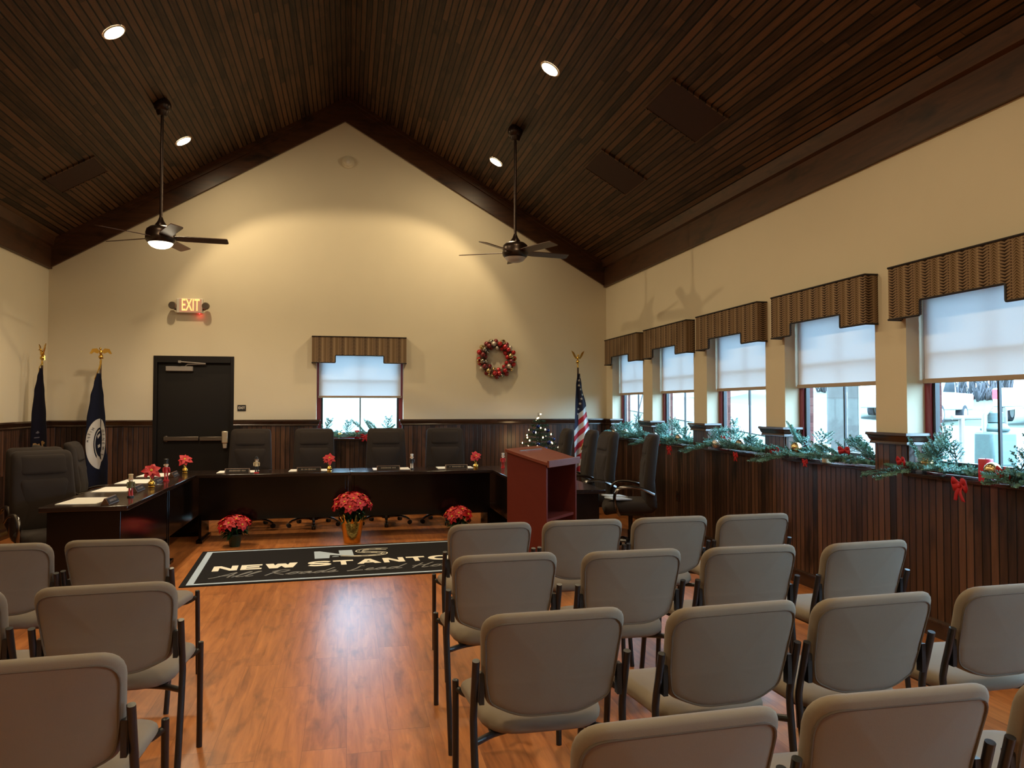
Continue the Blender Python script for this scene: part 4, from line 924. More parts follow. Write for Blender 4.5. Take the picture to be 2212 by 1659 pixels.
def vase_flower(x, y, label, r=0.075, seed=1, kind=0):
    rnd = random.Random(seed); t = thing('flower_vase', label, 'flower vase', (x, y, ZT), 0, 'little vases with one red poinsettia')
    m = M(); m.lathe([(0.026, 0), (0.030, 0.004), (0.022, 0.012), (0.031, 0.030), (0.027, 0.048), (0.013, 0.062), (0.012, 0.080), (0.019, 0.094), (0.016, 0.095)], 20); m.build('vase', gold, t)
    m = M(); m.tube([(0, 0, 0.07), (0.004, 0, 0.12), (0.0, -0.01, 0.15)], 0.003, 6); m.build('stem', leaf_m, t)
    flower_head(t, Vector((0, -0.012, 0.152)), Vector((0.15, -0.75, 0.55)), r, rnd); flower_head(t, Vector((-0.03, 0.01, 0.135)), Vector((-0.7, -0.4, 0.5)), r * 0.75, rnd)
vase_flower(-1.775, 7.66, 'red poinsettia in a gold vase halfway along the left wing', 0.088, 3)
vase_flower(-1.786, 9.20, 'red poinsettia in a gold vase at the corner of the left wing', 0.085, 5)
vase_flower(-0.212, 9.09, 'red poinsettia in a gold vase on the head table below the back window', 0.080, 8)
vase_flower(1.49, 9.12, 'red poinsettia sprig in a small vase before the chair below the wreath', 0.075, 11)

# ------------------------------------------------------------------ potted poinsettias on the floor
def poinsettia(x, y, label, pot, pot_prof, zc_, rx, rz_, nheads, hr, seed):
    rnd = random.Random(seed); t = thing('potted_poinsettia', label, 'potted plant', (x, y, 0), rnd.uniform(0, 1), 'red poinsettias on the floor')
    m = M(); m.lathe(pot_prof, 28); po = m.build('pot', pot, t)
    if pot is goldfoil:
        m = M(); n = 22                      # crumpled foil collar
        r0, z0 = pot_prof[-2][0], pot_prof[-2][1]
        for k in range(n):
            a0 = 2 * pi * k / n; a1 = 2 * pi * (k + 1) / n; am = (a0 + a1) / 2; rr = r0 * rnd.uniform(1.1, 1.5); zz = z0 + rnd.uniform(0.03, 0.085)
            m.add([(r0 * cos(a0), r0 * sin(a0), z0 - .02), (r0 * cos(a1), r0 * sin(a1), z0 - .02), (rr * cos(am), rr * sin(am), zz), (r0 * 0.8 * cos(am), r0 * 0.8 * sin(am), z0 - .005)], [(0, 1, 2), (1, 3, 2), (3, 0, 2)])
        m.build('foil_collar', goldfoil, po, angle=5)
    m = M(); ptop = pot_prof[-1][1]
    for k in range(nheads):
        th = 2.4 * k; q = (k + 0.5) / nheads; el = math.acos(1 - q * 0.95)
        d = Vector((sin(el) * cos(th), sin(el) * sin(th), cos(el)))
        c = Vector((d.x * rx, d.y * rx, zc_ + d.z * rz_)); flower_head(t, c, Vector((d.x, d.y, d.z + 0.25)), hr * rnd.uniform(.9, 1.1), rnd)
        m.tube([(0, 0, ptop - 0.01), (c.x * 0.4, c.y * 0.4, (ptop + c.z) / 2), tuple(c)], 0.004, 5)
    m.build('stems', leaf_m, t)
    m = M()
    for k in range(90):
        th = rnd.uniform(0, 2 * pi); rr = rnd.uniform(0.25, 0.92) * rx; zz = rnd.uniform(ptop - 0.01, zc_ + 0.02)
        bract(m, Vector((rr * .5 * cos(th), rr * .5 * sin(th), zz)), Vector((cos(th), sin(th), rnd.uniform(-.2, .5))), hr * 1.05, hr * 0.55, Vector((0, 0, 1)), rnd.uniform(.3, .8))
    m.build('foliage', leaf_m, t, angle=80)
poinsettia(-1.18, 8.70, 'small red poinsettia in a dark green pot before the left half of the head table', green_pot, [(0.052, 0), (0.072, 0.115), (0.077, 0.12), (0.077, 0.135), (0.068, 0.135)], 0.225, 0.155, 0.09, 13, 0.080, 21)
poinsettia(0.045, 8.68, 'large red poinsettia in crumpled gold foil at the middle of the mat', goldfoil, [(0.082, 0), (0.088, 0.005), (0.125, 0.245), (0.118, 0.25)], 0.390, 0.195, 0.150, 23, 0.080, 33)
poinsettia(1.215, 8.66, 'red poinsettia near the lectern, its pot hidden behind a chair', green_pot, [(0.052, 0), (0.072, 0.115), (0.077, 0.12), (0.077, 0.135), (0.068, 0.135)], 0.265, 0.135, 0.09, 13, 0.078, 44)

# ------------------------------------------------------------------ bauble wreath
rnd = random.Random(5)
t = thing('bauble_wreath', 'round wreath of red, silver and gold baubles on the gable wall', 'wreath', (2.085, D, 2.185))
m = M(); n = 40; m.tube([(0.205 * cos(2 * pi * k / n), -0.045, 0.205 * sin(2 * pi * k / n)) for k in range(n)], 0.040, 10, closed=True); m.build('wreath_ring', bark_m, t)
def bauble(c, r, mt): M().ball(c, r, 14, 9).build('bauble', mt, t)
pal = [red_ball, dark_red_ball, silver_ball, red_ball, glitter_ball, dark_red_ball, gold_ball, red_ball, silver_ball, dark_red_ball]
for n, rad, y, r, ph in ((20, 0.258, -0.050, 0.0375, 0), (13, 0.158, -0.052, 0.034, .1), (16, 0.210, -0.092, 0.037, .2)):
    for k in range(n):
        a = 2 * pi * k / n + ph + rnd.uniform(-.05, .05); q = rad + rnd.uniform(-.008, .008)
        bauble((q * cos(a), y + rnd.uniform(-.008, .008), q * sin(a)), r * rnd.uniform(.85, 1.05), pal[(k * 7 + n) % 10])
for k, a in enumerate((1.2, 3.3, 4.35, 6.2, 2.5)):
    c = Vector((0.256 * cos(a), -0.085, 0.256 * sin(a))); m = M(); m.tube([c + Vector((0.028 * cos(2 * pi * q / 14), 0, 0.028 * sin(2 * pi * q / 14))) for q in range(14)], 0.009, 8, closed=True); m.build('bauble', gold_ball, t)

# ------------------------------------------------------------------ flags
def eagle(t, x, z, yaw, s, mt, up):
    xf = Matrix.Translation((x, 0, z)) @ Matrix.Rotation(yaw, 4, 'Z') @ Matrix.Scale(s, 4)
    m = M(); m.ball((0, 0, 0.045), 0.022, 12, 8, xf=xf, sc=(.8, 1, 1.35)); m.ball((0, -0.016, 0.084), 0.0135, 10, 7, xf=xf); m.tube([(0, -0.028, 0.084), (0, -0.042, 0.078)], [0.006, 0.001], 6, xf=xf); m.prism([(-0.014, 0.02), (0.014, 0.02), (0.022, -0.025), (-0.022, -0.025)], 0.012, 0.022, 'y', xf=xf)
    for q in (-1, 1):
        if up: w = [(q * 0.012, 0.040), (q * 0.028, 0.068), (q * 0.060, 0.125), (q * 0.098, 0.150), (q * 0.086, 0.118), (q * 0.062, 0.070), (q * 0.034, 0.035)]
        else: w = [(q * 0.012, 0.060), (q * 0.040, 0.088), (q * 0.085, 0.082), (q * 0.112, 0.030), (q * 0.092, 0.026), (q * 0.070, 0.046), (q * 0.030, 0.030)]
        m.prism(w if q > 0 else w[::-1], -0.004, 0.004, 'y', xf=xf)
    m.ball((0, 0, -0.005), 0.024, 12, 8, xf=xf); m.lathe([(0.010, -0.085), (0.012, -0.06), (0.008, -0.045), (0.010, -0.03)], 12, xf=xf); m.build('eagle_finial', mt, t)
def flag(name, label, px, py, ztop, rows, folds, amp, mt, finial, fs, up, yaw, lean=0.0):
    """rows: (z, left, right) offsets of the hanging cloth from the pole, top to bottom."""
    t = thing(name, label, 'flag', (px, py, 0), 0, 'flags on floor poles')
    m = M(); m.tube([(0, 0, 0.02), (0, 0, ztop)], 0.0125, 12); m.build('pole', bark_m if mt is not gold else gold, t)
    m = M(); m.lathe([(0.15, 0), (0.15, 0.018), (0.06, 0.05), (0.03, 0.09), (0.018, 0.10)], 28); m.build('floor_base', gold, t)
    def lr(z):
        for (z0, l0, r0), (z1, l1, r1) in zip(rows, rows[1:]):
            if z1 <= z <= z0: k = (z0 - z) / (z0 - z1); k = k * k * (3 - 2 * k); return l0 + (l1 - l0) * k, r0 + (r1 - r0) * k
        return rows[-1][1:] if z < rows[-1][0] else rows[0][1:]
    zt, zb = rows[0][0], rows[-1][0]
    def surf(x, z, off=0.0):
        l_, r_ = lr(z); u = (x - l_) / max(1e-4, r_ - l_); k = (zt - z) / (zt - zb)
        return (x, -0.028 - amp * (0.35 + 0.65 * k) * (0.5 + 0.5 * sin(2 * pi * folds * u + 1.1 + k * .7)) - off, z)
    def cl(u, v):
        z = zt + (zb - zt) * v; l_, r_ = lr(z); return surf(l_ + (r_ - l_) * u, z)
    m = M(); m.grid(cl, 42, 60); o = m.build('flag_cloth', mt, t, angle=180); md = o.modifiers.new('cloth_thickness', 'SOLIDIFY'); md.thickness = 0.003; md.offset = 1 if False else 0
    eagle(t, 0, ztop + 0.085 * fs, yaw, fs, finial, up)
    return t, o, surf
# striped flag by the window wall
us, nt, b = mat('starry_striped_cloth')
geo = N(nt, 'ShaderNodeNewGeometry'); sep = N(nt, 'ShaderNodeSeparateXYZ'); L(nt, geo.outputs['Position'], sep.inputs[0])
UX, UY = 3.10, 10.22
sx = math_n(nt, 'SUBTRACT', sep.outputs[0], UX); s_ = math_n(nt, 'SUBTRACT', sep.outputs[2], math_n(nt, 'MULTIPLY', sx, 0.95))
lf = math_n(nt, 'LESS_THAN', sx, -0.005)
bound = math_n(nt, 'SUBTRACT', 1.395, math_n(nt, 'MULTIPLY', lf, 0.16))
can = math_n(nt, 'GREATER_THAN', s_, bound)
st = math_n(nt, 'FRACT', math_n(nt, 'DIVIDE', math_n(nt, 'SUBTRACT', 1.395, s_), 0.158)); red = math_n(nt, 'GREATER_THAN', st, 0.5)
c = mix_rgb(nt, red, (0.60, 0.58, 0.56), (0.42, 0.014, 0.026)); c = mix_rgb(nt, can, c, (0.008, 0.010, 0.034)); L(nt, c, b.inputs['Base Color']); b.inputs['Roughness'].default_value = 0.8
t, o, surf = flag('striped_flag', 'red, white and blue striped flag on a pole in the window corner', UX, UY, 2.03, [(1.945, -0.022, 0.022), (1.78, -0.045, 0.045), (1.49, -0.058, 0.108), (1.11, -0.078, 0.158), (0.82, -0.072, 0.085), (0.55, -0.055, 0.035)], 1.6, 0.060, us, gold, 1.0, True, 0.15)
mpp = 0.00638
stars = M()
for a, c_ in ((604, 280), (603, 330), (617, 370), (638, 422), (626, 463), (613, 512), (597, 565), (592, 615), (612, 250)):
    x = (1120 + a / 4.61 - 1250.5) * mpp; z = 1.5 + (876 - (760 + c_ / 4.61)) * mpp; r = 0.021
    pl = [(x + r * (1 if k % 2 == 0 else .42) * sin(pi * k / 5), z + r * (1 if k % 2 == 0 else .42) * cos(pi * k / 5)) for k in range(10)]
    vs = [surf(p[0], p[1], 0.004) for p in pl] + [surf(x, z, 0.004)]; stars.add(vs, [(k, (k + 1) % 10, 10) for k in range(10)])
stars.build('stars', flag_white, o)
fr_ = M(); fr_.tube([surf(p, q, 0.003) for p, q in ((0.155, 1.05), (0.115, 0.93), (0.082, 0.82), (0.055, 0.68), (0.036, 0.56))], 0.011, 6); fr_.tube([surf(p, q, 0.006) for p, q in ((0.02, 0.90), (0.045, 0.985), (0.055, 0.93), (0.075, 0.85))], 0.010, 6); fr_.build('gold_fringe', gold_ball, o)
# township flag with a lettered ring
mpB = 0.0058; BX, BY = -3.03, 10.45
def pB(u, v): return (u - 219.5) * mpB, 1.5 + (876 - v) * mpB
rowsB = [(z, l, r) for (l, z), (r, _) in (((pB(214, 806)), pB(222.5, 806)), (pB(209, 828), pB(225, 828)), (pB(202.6, 857), pB(229, 857)), (pB(196.3, 908), pB(233.3, 908)), (pB(194.5, 957), pB(235, 957)), (pB(197, 1000), pB(240, 1000)), (pB(200, 1060), pB(240, 1060)))]
t, o, surf = flag('township_flag', 'navy flag with a white lettered ring and gold eagle, left of the exit door', BX, BY, 2.02, rowsB, 1.0, 0.045, navy, gold, 1.15, False, 0.0)
m = M()
def ringB(m, cu, cv, ru, rv, tu, tv, a0, a1, n=22):
    P = []
    for i in range(n + 1):
        a = R(a0 + (a1 - a0) * i / n); P += [surf(*pB(cu + (ru - tu * q / 6) * cos(a), cv - (rv - tv * q / 6) * sin(a)), 0.005) for q in range(7)]
    m.add(P, [(7 * i + q, 7 * i + q + 1, 7 * i + q + 8, 7 * i + q + 7) for i in range(n) for q in range(6)])
ringB(m, 222.5, 957, 27, 54, 14, 19, 90, 268); ringB(m, 223.5, 950, 10.8, 46, 7.6, 20, -78, 84)
ringB(m, 223, 957, 11.3, 31, 1.2, 3, 95, 265)
for q in (((216.5, 940), (222, 934), (222.5, 939), (218, 946)), ((218, 960), (222.5, 957), (223, 963), (218.5, 966)), ((216, 980), (226, 992), (222, 1010), (217, 1003))): m.add([surf(*pB(*p), 0.004) for p in q], [(0, 1, 2, 3)])
m.build('ring_emblem', flag_white, o)
m = M()
for ch, u, v, rot, sc in (('O', 228.6, 929.5, -84, 1), ('F', 229.4, 937, -86, 1), ('N', 229.8, 947, -90, 1), ('E', 229.8, 955.5, -92, 1), ('W', 229.6, 966, -96, 1), ('S', 227.6, 979.5, -110, 1), ('H', 208.4, 925, -118, 1), ('i', 205.2, 931.5, -112, 1), ('g', 203.0, 937, -106, 1), ('h', 201.2, 943.5, -100, 1), ('w', 199.8, 951, -96, 1)):
    vs, fs = text_mesh(ch, 7.6, 0.0, 0.04); ca, sa = cos(R(rot)), sin(R(rot))
    m = M(); m.add([surf(*pB(u + (x * ca - y * sa), v - (x * sa + y * ca)), 0.0075) for x, y, z in vs], fs); m.build('letter', black_flag, o)
m = M(); m.tube([(0.0, -0.02, 2.02), (-0.012, -0.03, 1.96), (-0.03, -0.035, 1.90), (-0.055, -0.04, 1.83)], 0.007, 6); m.tube([(0.02, -0.03, 2.07), (0.012, -0.035, 2.01), (0.0, -0.035, 1.95)], 0.005, 6); m.build('cord', gold, t)
# state flag in the corner
mpA = 0.00556; AX, AY = -3.585, 10.15
def pA(u, v): return (u - 95.5) * mpA, 1.5 + (876 - v) * mpA
rowsA = [(z, l, r) for (l, z), (r, _) in ((pA(93.5, 795), pA(98.5, 795)), (pA(89, 815), pA(100.5, 815)), (pA(84, 846), pA(103.5, 846)), (pA(80, 898), pA(107.5, 898)), (pA(79, 950), pA(110, 950)), (pA(80, 1040), pA(110, 1040)))]
t, o, surf = flag('state_flag', 'very dark navy flag with a tan crest in the far left corner', AX, AY, 1.985, rowsA, 0.8, 0.040, black_flag, gold, 1.1, True, -0.9)
m = M()
for q in (((83.5, 967), (84, 956), (88, 955), (92, 958), (95, 956), (96, 960), (92, 963), (91, 972), (88, 972), (87, 964)), ((98, 952), (101, 950), (106, 954), (104, 958), (102, 957), (103, 966), (100, 966), (99, 958))): m.add([surf(*pA(*p), 0.004) for p in q], [tuple(range(len(q)))])
m.build('crest_horses', simple('tan_embroidery', (0.30, 0.17, 0.06), 0.8, noise=0.2), o)
m = M()
for q in (((88, 934), (92, 929), (95, 933), (92, 935)), ((86, 943), (95, 942), (95, 944), (86, 945))): m.add([surf(*pA(*p), 0.004) for p in q], [tuple(range(len(q)))])
m.build('crest_eagle', simple('grey_embroidery', (0.10, 0.09, 0.11), 0.8, noise=0.2), o)
m = M(); m.tube([(0.01, -0.02, 2.02), (-0.02, -0.03, 1.96), (-0.022, -0.035, 1.80)], 0.006, 6); m.build('cord', gold, t)

# ------------------------------------------------------------------ evergreen: sprigs with needles
def needles(m, p0, p1, n, nl, nw, rnd, mi=0, spread=0.9):
    ax = (p1 - p0); Ln = ax.length; ax.normalize(); a = ax.orthogonal().normalized(); b = ax.cross(a)
    vs = []; fs = []
    for k in range(n):
        q = rnd.random(); th = rnd.uniform(0, 2 * pi); rad = a * cos(th) + b * sin(th)
        d = (ax * rnd.uniform(.35, .8) + rad * spread).normalized(); w = d.cross(ax)
        w = (w.normalized() if w.length > .01 else a) * nw / 2; base = p0 + ax * Ln * q; ln = nl * rnd.uniform(.7, 1.15) * (1 - .35 * q)
        i = len(vs); vs += [base, base + d * ln * .55 + w, base + d * ln, base + d * ln * .55 - w]; fs.append((i, i + 1, i + 2, i + 3))
    m.add(vs, fs, mi)
def sprig(m, stem, base, d, Ln, rnd, nl=0.022, nw=0.0078, twigs=6, dens=84, tip=1):
    """A fir branch: main stem, side twigs in one plane, needles all along."""
    d = d.normalized(); sd = d.cross(Vector((0, 0, 1)))
    sd = sd.normalized() if sd.length > .1 else Vector((1, 0, 0))
    sag = Vector((0, 0, -0.12 * Ln)); mid = base + d * Ln * .5; end = base + d * Ln + sag
    stem.tube([base, mid, end], [0.004, 0.003, 0.0015], 5)
    needles(m, base + d * Ln * .12, mid, dens // 2, nl, nw, rnd); needles(m, mid, end, dens // 2, nl, nw, rnd, tip)
    for k in range(twigs):
        q = 0.18 + 0.68 * k / max(1, twigs - 1)
        for s in (-1, 1):
            if rnd.random() < .1: continue
            p = base + d * Ln * q + sag * q * q; dd = (d * .75 + sd * s * .75 + Vector((0, 0, rnd.uniform(-.15, .3)))).normalized(); l2 = Ln * (0.62 - 0.42 * q) * rnd.uniform(.8, 1.15)
            stem.tube([p, p + dd * l2], [0.0025, 0.001], 4); needles(m, p, p + dd * l2, int(dens * .6), nl, nw, rnd, tip if rnd.random() < .5 else 0)
def bow(parent, c, out, s, rnd, tails=True):
    """Ribbon bow: two loops, a knot and two hanging tails."""
    out = out.normalized(); side = Vector((0, 0, 1)).cross(out).normalized(); m = M()
    for q in (-1, 1):
        P = [c, c + side * q * s * .55 + Vector((0, 0, s * .36)) + out * s * .18, c + side * q * s * 1.0 + Vector((0, 0, s * .22)) + out * s * .1, c + side * q * s * .85 + Vector((0, 0, -s * .22)) + out * s * .16, c]
        P = smooth_path(P, 4); w = s * .52; vs = []
        for p in P: vs += [p - out * w * .15 - Vector((0, 0, w * .5)), p + out * w * .15 + Vector((0, 0, w * .5))]
        m.add(vs, [(2 * i, 2 * i + 1, 2 * i + 3, 2 * i + 2) for i in range(len(P) - 1)])
        if tails:
            e = c + side * q * s * .55 - Vector((0, 0, s * 1.15)) + out * s * .12; P = smooth_path([c, c + side * q * s * .2 - Vector((0, 0, s * .5)) + out * s * .2, e], 4); vs = []
            for p in P: vs += [p - side * s * .25, p + side * s * .25]
            m.add(vs, [(2 * i, 2 * i + 1, 2 * i + 3, 2 * i + 2) for i in range(len(P) - 1)])
    m.ball(c + out * s * .12, s * .17, 8, 6); o = m.build('bow', red_bow, parent, angle=80)
    md = o.modifiers.new('ribbon_thickness', 'SOLIDIFY'); md.thickness = 0.0015; return o
def garland(xf, width, label, seed, balls, bows, ext=0.10, n=30, gap=None):
    """Lies on a window sill. Local x along the sill 0..width, y outward (to the glass), z up from the sill."""
    rnd = random.Random(seed); t = thing('evergreen_garland', label, 'garland', group='evergreen arrangements on the window sills'); t.matrix_world = xf
    m = M(); stem = M()
    for k in range(n):
        x = width * (k + .5) / n + rnd.uniform(-.04, .04); x = min(max(x, 0.07), width - 0.07); q = rnd.random()
        if gap and abs(x - gap) < 0.10: continue
        lx = rnd.uniform(-.9, .9)
        if x < 0.30: lx = rnd.uniform(-.2, .9)
        if x > width - 0.30: lx = rnd.uniform(-.9, .2)
        if q < 0.46: d = Vector((lx, -rnd.uniform(.35, .8), rnd.uniform(.02, .30))); y = rnd.uniform(0.0, 0.05)      # over the edge into the room
        elif q < 0.78: d = Vector((lx * 1.2, rnd.uniform(-.25, .10), rnd.uniform(.5, 1.3))); y = rnd.uniform(0.02, 0.07)   # upright
        else: d = Vector((1.0 if lx > 0 else -1.0, rnd.uniform(-.12, .12), rnd.uniform(.15, .4))); y = rnd.uniform(0.02, 0.07)
        sprig(m, stem, Vector((x, y, 0.035)), d, rnd.uniform(.18, .30) * (1.12 if .46 <= q < .78 else 1.0), rnd)
    for k in range(n // 2):           # a low bed of greenery on the sill
        x = rnd.uniform(0.10, width - 0.10)
        if gap and abs(x - gap) < 0.13: continue
        sprig(m, stem, Vector((x, 0.035, 0.03)), Vector((rnd.choice((-1, 1)), rnd.uniform(-.3, .2), .12)), min(.2, max(.08, min(x, width - x))), rnd)
    # the long branch reaching out past the far end on the room side
    sprig(m, stem, Vector((0.06, -0.065, 0.04)), Vector((-.80, -.52, -.16)), 0.30, rnd, twigs=6); sprig(m, stem, Vector((0.16, -0.06, 0.03)), Vector((-.25, -.75, -.10)), 0.26, rnd, twigs=6)
    for vtx in range(len(m.v)):       # keep every tip on the room side of the glass and off the boards
        x, y, z = m.v[vtx]; y = min(y, JD - 0.012)
        if y > -0.058: z = max(z, 0.004); x = min(max(x, 0.022), width - 0.022)
        elif z < 0.004: y = min(y, -0.060)
        m.v[vtx] = (x, y, z)
    for vtx in range(len(stem.v)):
        x, y, z = stem.v[vtx]; y = min(y, JD - 0.012)
        if y > -0.058: z = max(z, 0.004); x = min(max(x, 0.022), width - 0.022)
        stem.v[vtx] = (x, y, z)
    o = m.build('needles', [fir_m, fir_lt], t, angle=180); tag(o, kind='stuff'); stem.build('branches', bark_m, t)
    for x, y, z, r, mt in balls: M().ball((x, y, z), r, 18, 12).build('ball_ornament', mt, t)
    for x, y, z, s, tl in bows: bow(t, Vector((x, y, z)), Vector((rnd.uniform(-.3, .3), -1, .15)), s, rnd, tl)
    return t
def sill_xf(i): return Matrix(((0, 1, 0, XR), (-1, 0, 0, WIN[i][0]), (0, 0, 1, ZS), (0, 0, 0, 1)))
G = gold_ball
garland(sill_xf(0), WW, 'evergreen arrangement on the sill of the corner window', 1, [(0.30, -0.08, 0.085, 0.042, silver_ball), (0.72, -0.07, 0.095, 0.045, silver_ball)], [(0.33, -0.10, 0.02, 0.045, False)])
garland(sill_xf(1), WW, 'evergreen arrangement on the second sill, red bow hanging over the edge', 2, [(0.25, -0.08, 0.09, 0.042, silver_ball), (0.92, -0.06, 0.085, 0.045, silver_ball)], [(0.42, -0.09, 0.03, 0.05, True), (0.80, -0.12, -0.045, 0.06, True)])
garland(sill_xf(2), WW, 'evergreen arrangement on the third sill with spotted silver ball', 3, [(0.42, -0.11, 0.07, 0.045, glitter_ball), (0.86, -0.08, 0.085, 0.05, silver_ball)], [(0.48, -0.05, 0.11, 0.07, False), (0.85, -0.12, -0.02, 0.05, True)])
garland(sill_xf(3), WW, 'evergreen arrangement on the fourth sill with one gold ball', 4, [(0.30, -0.085, 0.105, 0.046, G)], [(0.08, -0.15, 0.065, 0.055, False), (0.50, -0.13, 0.0, 0.035, True), (0.98, -0.11, 0.115, 0.055, False)], n=30, gap=0.60)
garland(sill_xf(4), WW, 'evergreen arrangement on the fifth sill with two gold balls and a hanging bow', 5, [(0.28, -0.085, 0.085, 0.042, G), (0.80, -0.085, 0.080, 0.046, G)], [(0.10, -0.13, 0.080, 0.055, False), (0.62, -0.14, -0.030, 0.080, True), (0.92, -0.12, 0.070, 0.065, False)], n=30, gap=0.66)
xfB = Matrix(((1, 0, 0, BW[0]), (0, 1, 0, D), (0, 0, 1, ZS), (0, 0, 0, 1)))
garland(xfB, BW[1] - BW[0], 'evergreen arrangement on the sill of the back wall window', 6, [(0.32, -0.02, 0.05, 0.042, G)], [(0.16, -0.085, 0.0, 0.05, False), (0.66, -0.085, 0.03, 0.06, True)], n=26, gap=0.555)
def candle(xf, x, y, r, h, mt, label):
    t = thing('pillar_candle', label, 'candle'); t.matrix_world = xf @ Matrix.Translation((x, y, 0.0005))
    m = M(); m.lathe([(r * .98, 0), (r, 0.004), (r, h - .005), (r * .93, h), (r * .75, h - .004), (r * .1, h - .008)], 28); m.build('wax', mt, t)
    m = M(); m.tube([(0, 0, h - .012), (0.002, 0, h + .006)], 0.0015, 5); m.build('wick', black_plastic, t)
candle(sill_xf(4), 0.665, -0.002, 0.040, 0.135, red_wax, 'red pillar candle in the greenery of the fifth window sill')
candle(sill_xf(3), 0.60, -0.005, 0.034, 0.145, cream_wax, 'cream pillar candle in the greenery of the fourth window sill')
candle(xfB, 0.555, -0.010, 0.037, 0.115, red_wax, 'red pillar candle on the back wall window sill')

# ------------------------------------------------------------------ small lit tree in the far corner
rnd = random.Random(9)
t = thing('christmas_tree', 'small Christmas tree with warm lights, rising behind the lectern', 'Christmas tree', (2.60, 10.42, 0))
m = M(); m.tube([(0, 0, 0.05), (0, 0, 0.7), (0.01, 0, 1.15), (-0.018, 0, 1.40)], [0.022, 0.016, 0.007, 0.003], 8); m.lathe([(0.13, 0), (0.15, 0.16), (0.10, 0.17), (0.012, 0.18)], 18); m.build('trunk', bark_m, t)
tree_m = simple('tree_needles', (0.016, 0.042, 0.016), 0.6, noise=0.5, nscale=30)
def tree_r(z): return min(0.32, 0.035 + 0.50 * (1.36 - z))
m = M(); stem = M(); z = 0.30; lv = 0
while z < 1.28:
    r = tree_r(z); n = max(5, int(6 + 14 * r))
    for k in range(n):
        a = 2 * pi * (k + .37 * lv) / n; sprig(m, stem, Vector((0.01 * cos(a), 0.01 * sin(a), z)), Vector((cos(a), sin(a), 0.22)), r * rnd.uniform(.85, 1.08), rnd, nl=0.026, nw=0.006, twigs=4, dens=44, tip=0)
    z += 0.062 + 0.03 * r; lv += 1
needles(m, Vector((0.008, 0, 1.18)), Vector((-0.018, 0, 1.40)), 110, 0.024, 0.005, rnd)
o = m.build('tree_needles', tree_m, t, angle=180); tag(o, kind='stuff'); stem.build('tree_branches', bark_m, t)
for k in range(46):
    z = 0.45 + 0.74 * (k / 45) ** 0.8; r = tree_r(z) + 0.015; a = 2.4 * k
    M().ball((r * cos(a), r * sin(a), z), 0.0105, 8, 6, sc=(.8, .8, 1.2)).build('light_bulb', bulb_m, t)
for x, z in ((0.012, 1.385), (-0.035, 1.325), (-0.052, 1.295), (-0.02, 1.335)): M().ball((x, -0.025, z), 0.010, 8, 6).build('light_bulb', bulb_m, t)
blue_orn = simple('dark_blue_ornament', (0.012, 0.022, 0.10), 0.2, 0.5, noise=0.2)
for k, (a, z) in enumerate(((-2.3, 1.14), (-1.2, 1.0), (-1.9, 0.98), (-0.9, 1.16), (-0.6, 1.04), (-2.0, 1.22), (-1.5, 0.92))):
    r = tree_r(z) + 0.01; M().ball((r * cos(a), r * sin(a), z), 0.030, 14, 9).build('bauble', blue_orn, t)
l = bpy.data.lights.new('tree_glow', 'POINT'); l.energy = 2.2; l.color = (1, .66, .32); l.shadow_soft_size = 0.1
o = bpy.data.objects.new('tree_glow', l); C.objects.link(o); o.parent = t; o.location = (-0.25, 0.25, 1.0)

# ------------------------------------------------------------------ the yard beyond the windows
def ground_z(x, y):
    dx = max(0, x - (XR + 4)); dy = max(0, y - (D + 2)); d = max(dx, dy)
    return -0.25 + 0.062 * d if d < 60 else -0.25 + 0.062 * 60
yard_m, nt, b = mat('winter_grass'); tc = N(nt, 'ShaderNodeNewGeometry')
n1 = N(nt, 'ShaderNodeTexNoise', inp={'Scale': 0.5, 'Detail': 6.0}); L(nt, tc.outputs['Position'], n1.inputs['Vector']); L(nt, mix_rgb(nt, n1.outputs[0], (0.045, 0.062, 0.042), (0.080, 0.090, 0.062)), b.inputs['Base Color']); b.inputs['Roughness'].default_value = 0.95
road_m = simple('pale_wet_asphalt', (0.13, 0.13, 0.13), 0.6, noise=0.06, nscale=2)
m = M()
def gr(u, v):
    x = -45 + 135 * u; y = -30 + 140 * v
    return (x, y, ground_z(x, y) - (0.0 if x > XR + .4 or y > D + .4 else 0.0))
vs = [gr(i / 54, j / 56) for j in range(57) for i in range(55)]
fs = []
for j in range(56):
    for i in range(54):
        q = (j * 55 + i, j * 55 + i + 1, (j + 1) * 55 + i + 1, (j + 1) * 55 + i)
        cx_ = sum(vs[k][0] for k in q) / 4; cy_ = sum(vs[k][1] for k in q) / 4
        if cx_ < XR - 1 and cy_ < D - 1 and cx_ > -8: continue
        fs.append(q)
m.add(vs, fs); struct(m.build('lawn', yard_m, angle=180))
m = M(); m.grid(lambda u, v: (14 + 9 * u, -28 + 130 * v, ground_z(14 + 9 * u, -28 + 130 * v) + 0.04), 4, 60); struct(m.build('road', road_m, angle=180))
exterior_m = planks('red_brick', 0.075, 0.21, 'Z', 'XY', [(0.09, 0.032, 0.030), (0.13, 0.050, 0.045), (0.16, 0.07, 0.06)], groove=0.10, knots=0.1, rough=0.9, spec=0.1, gdark=1.4)
m = M(); t0 = T + 0.002
for lo, hi, a, b_ in piers:
    lo = max(lo, YF); m.box(XR + T + 0.001, XR + T + 0.035, lo - 0.004, hi + 0.004 if b_ else hi, -0.3, 3.6)
struct(m.build('wall_exterior', exterior_m))
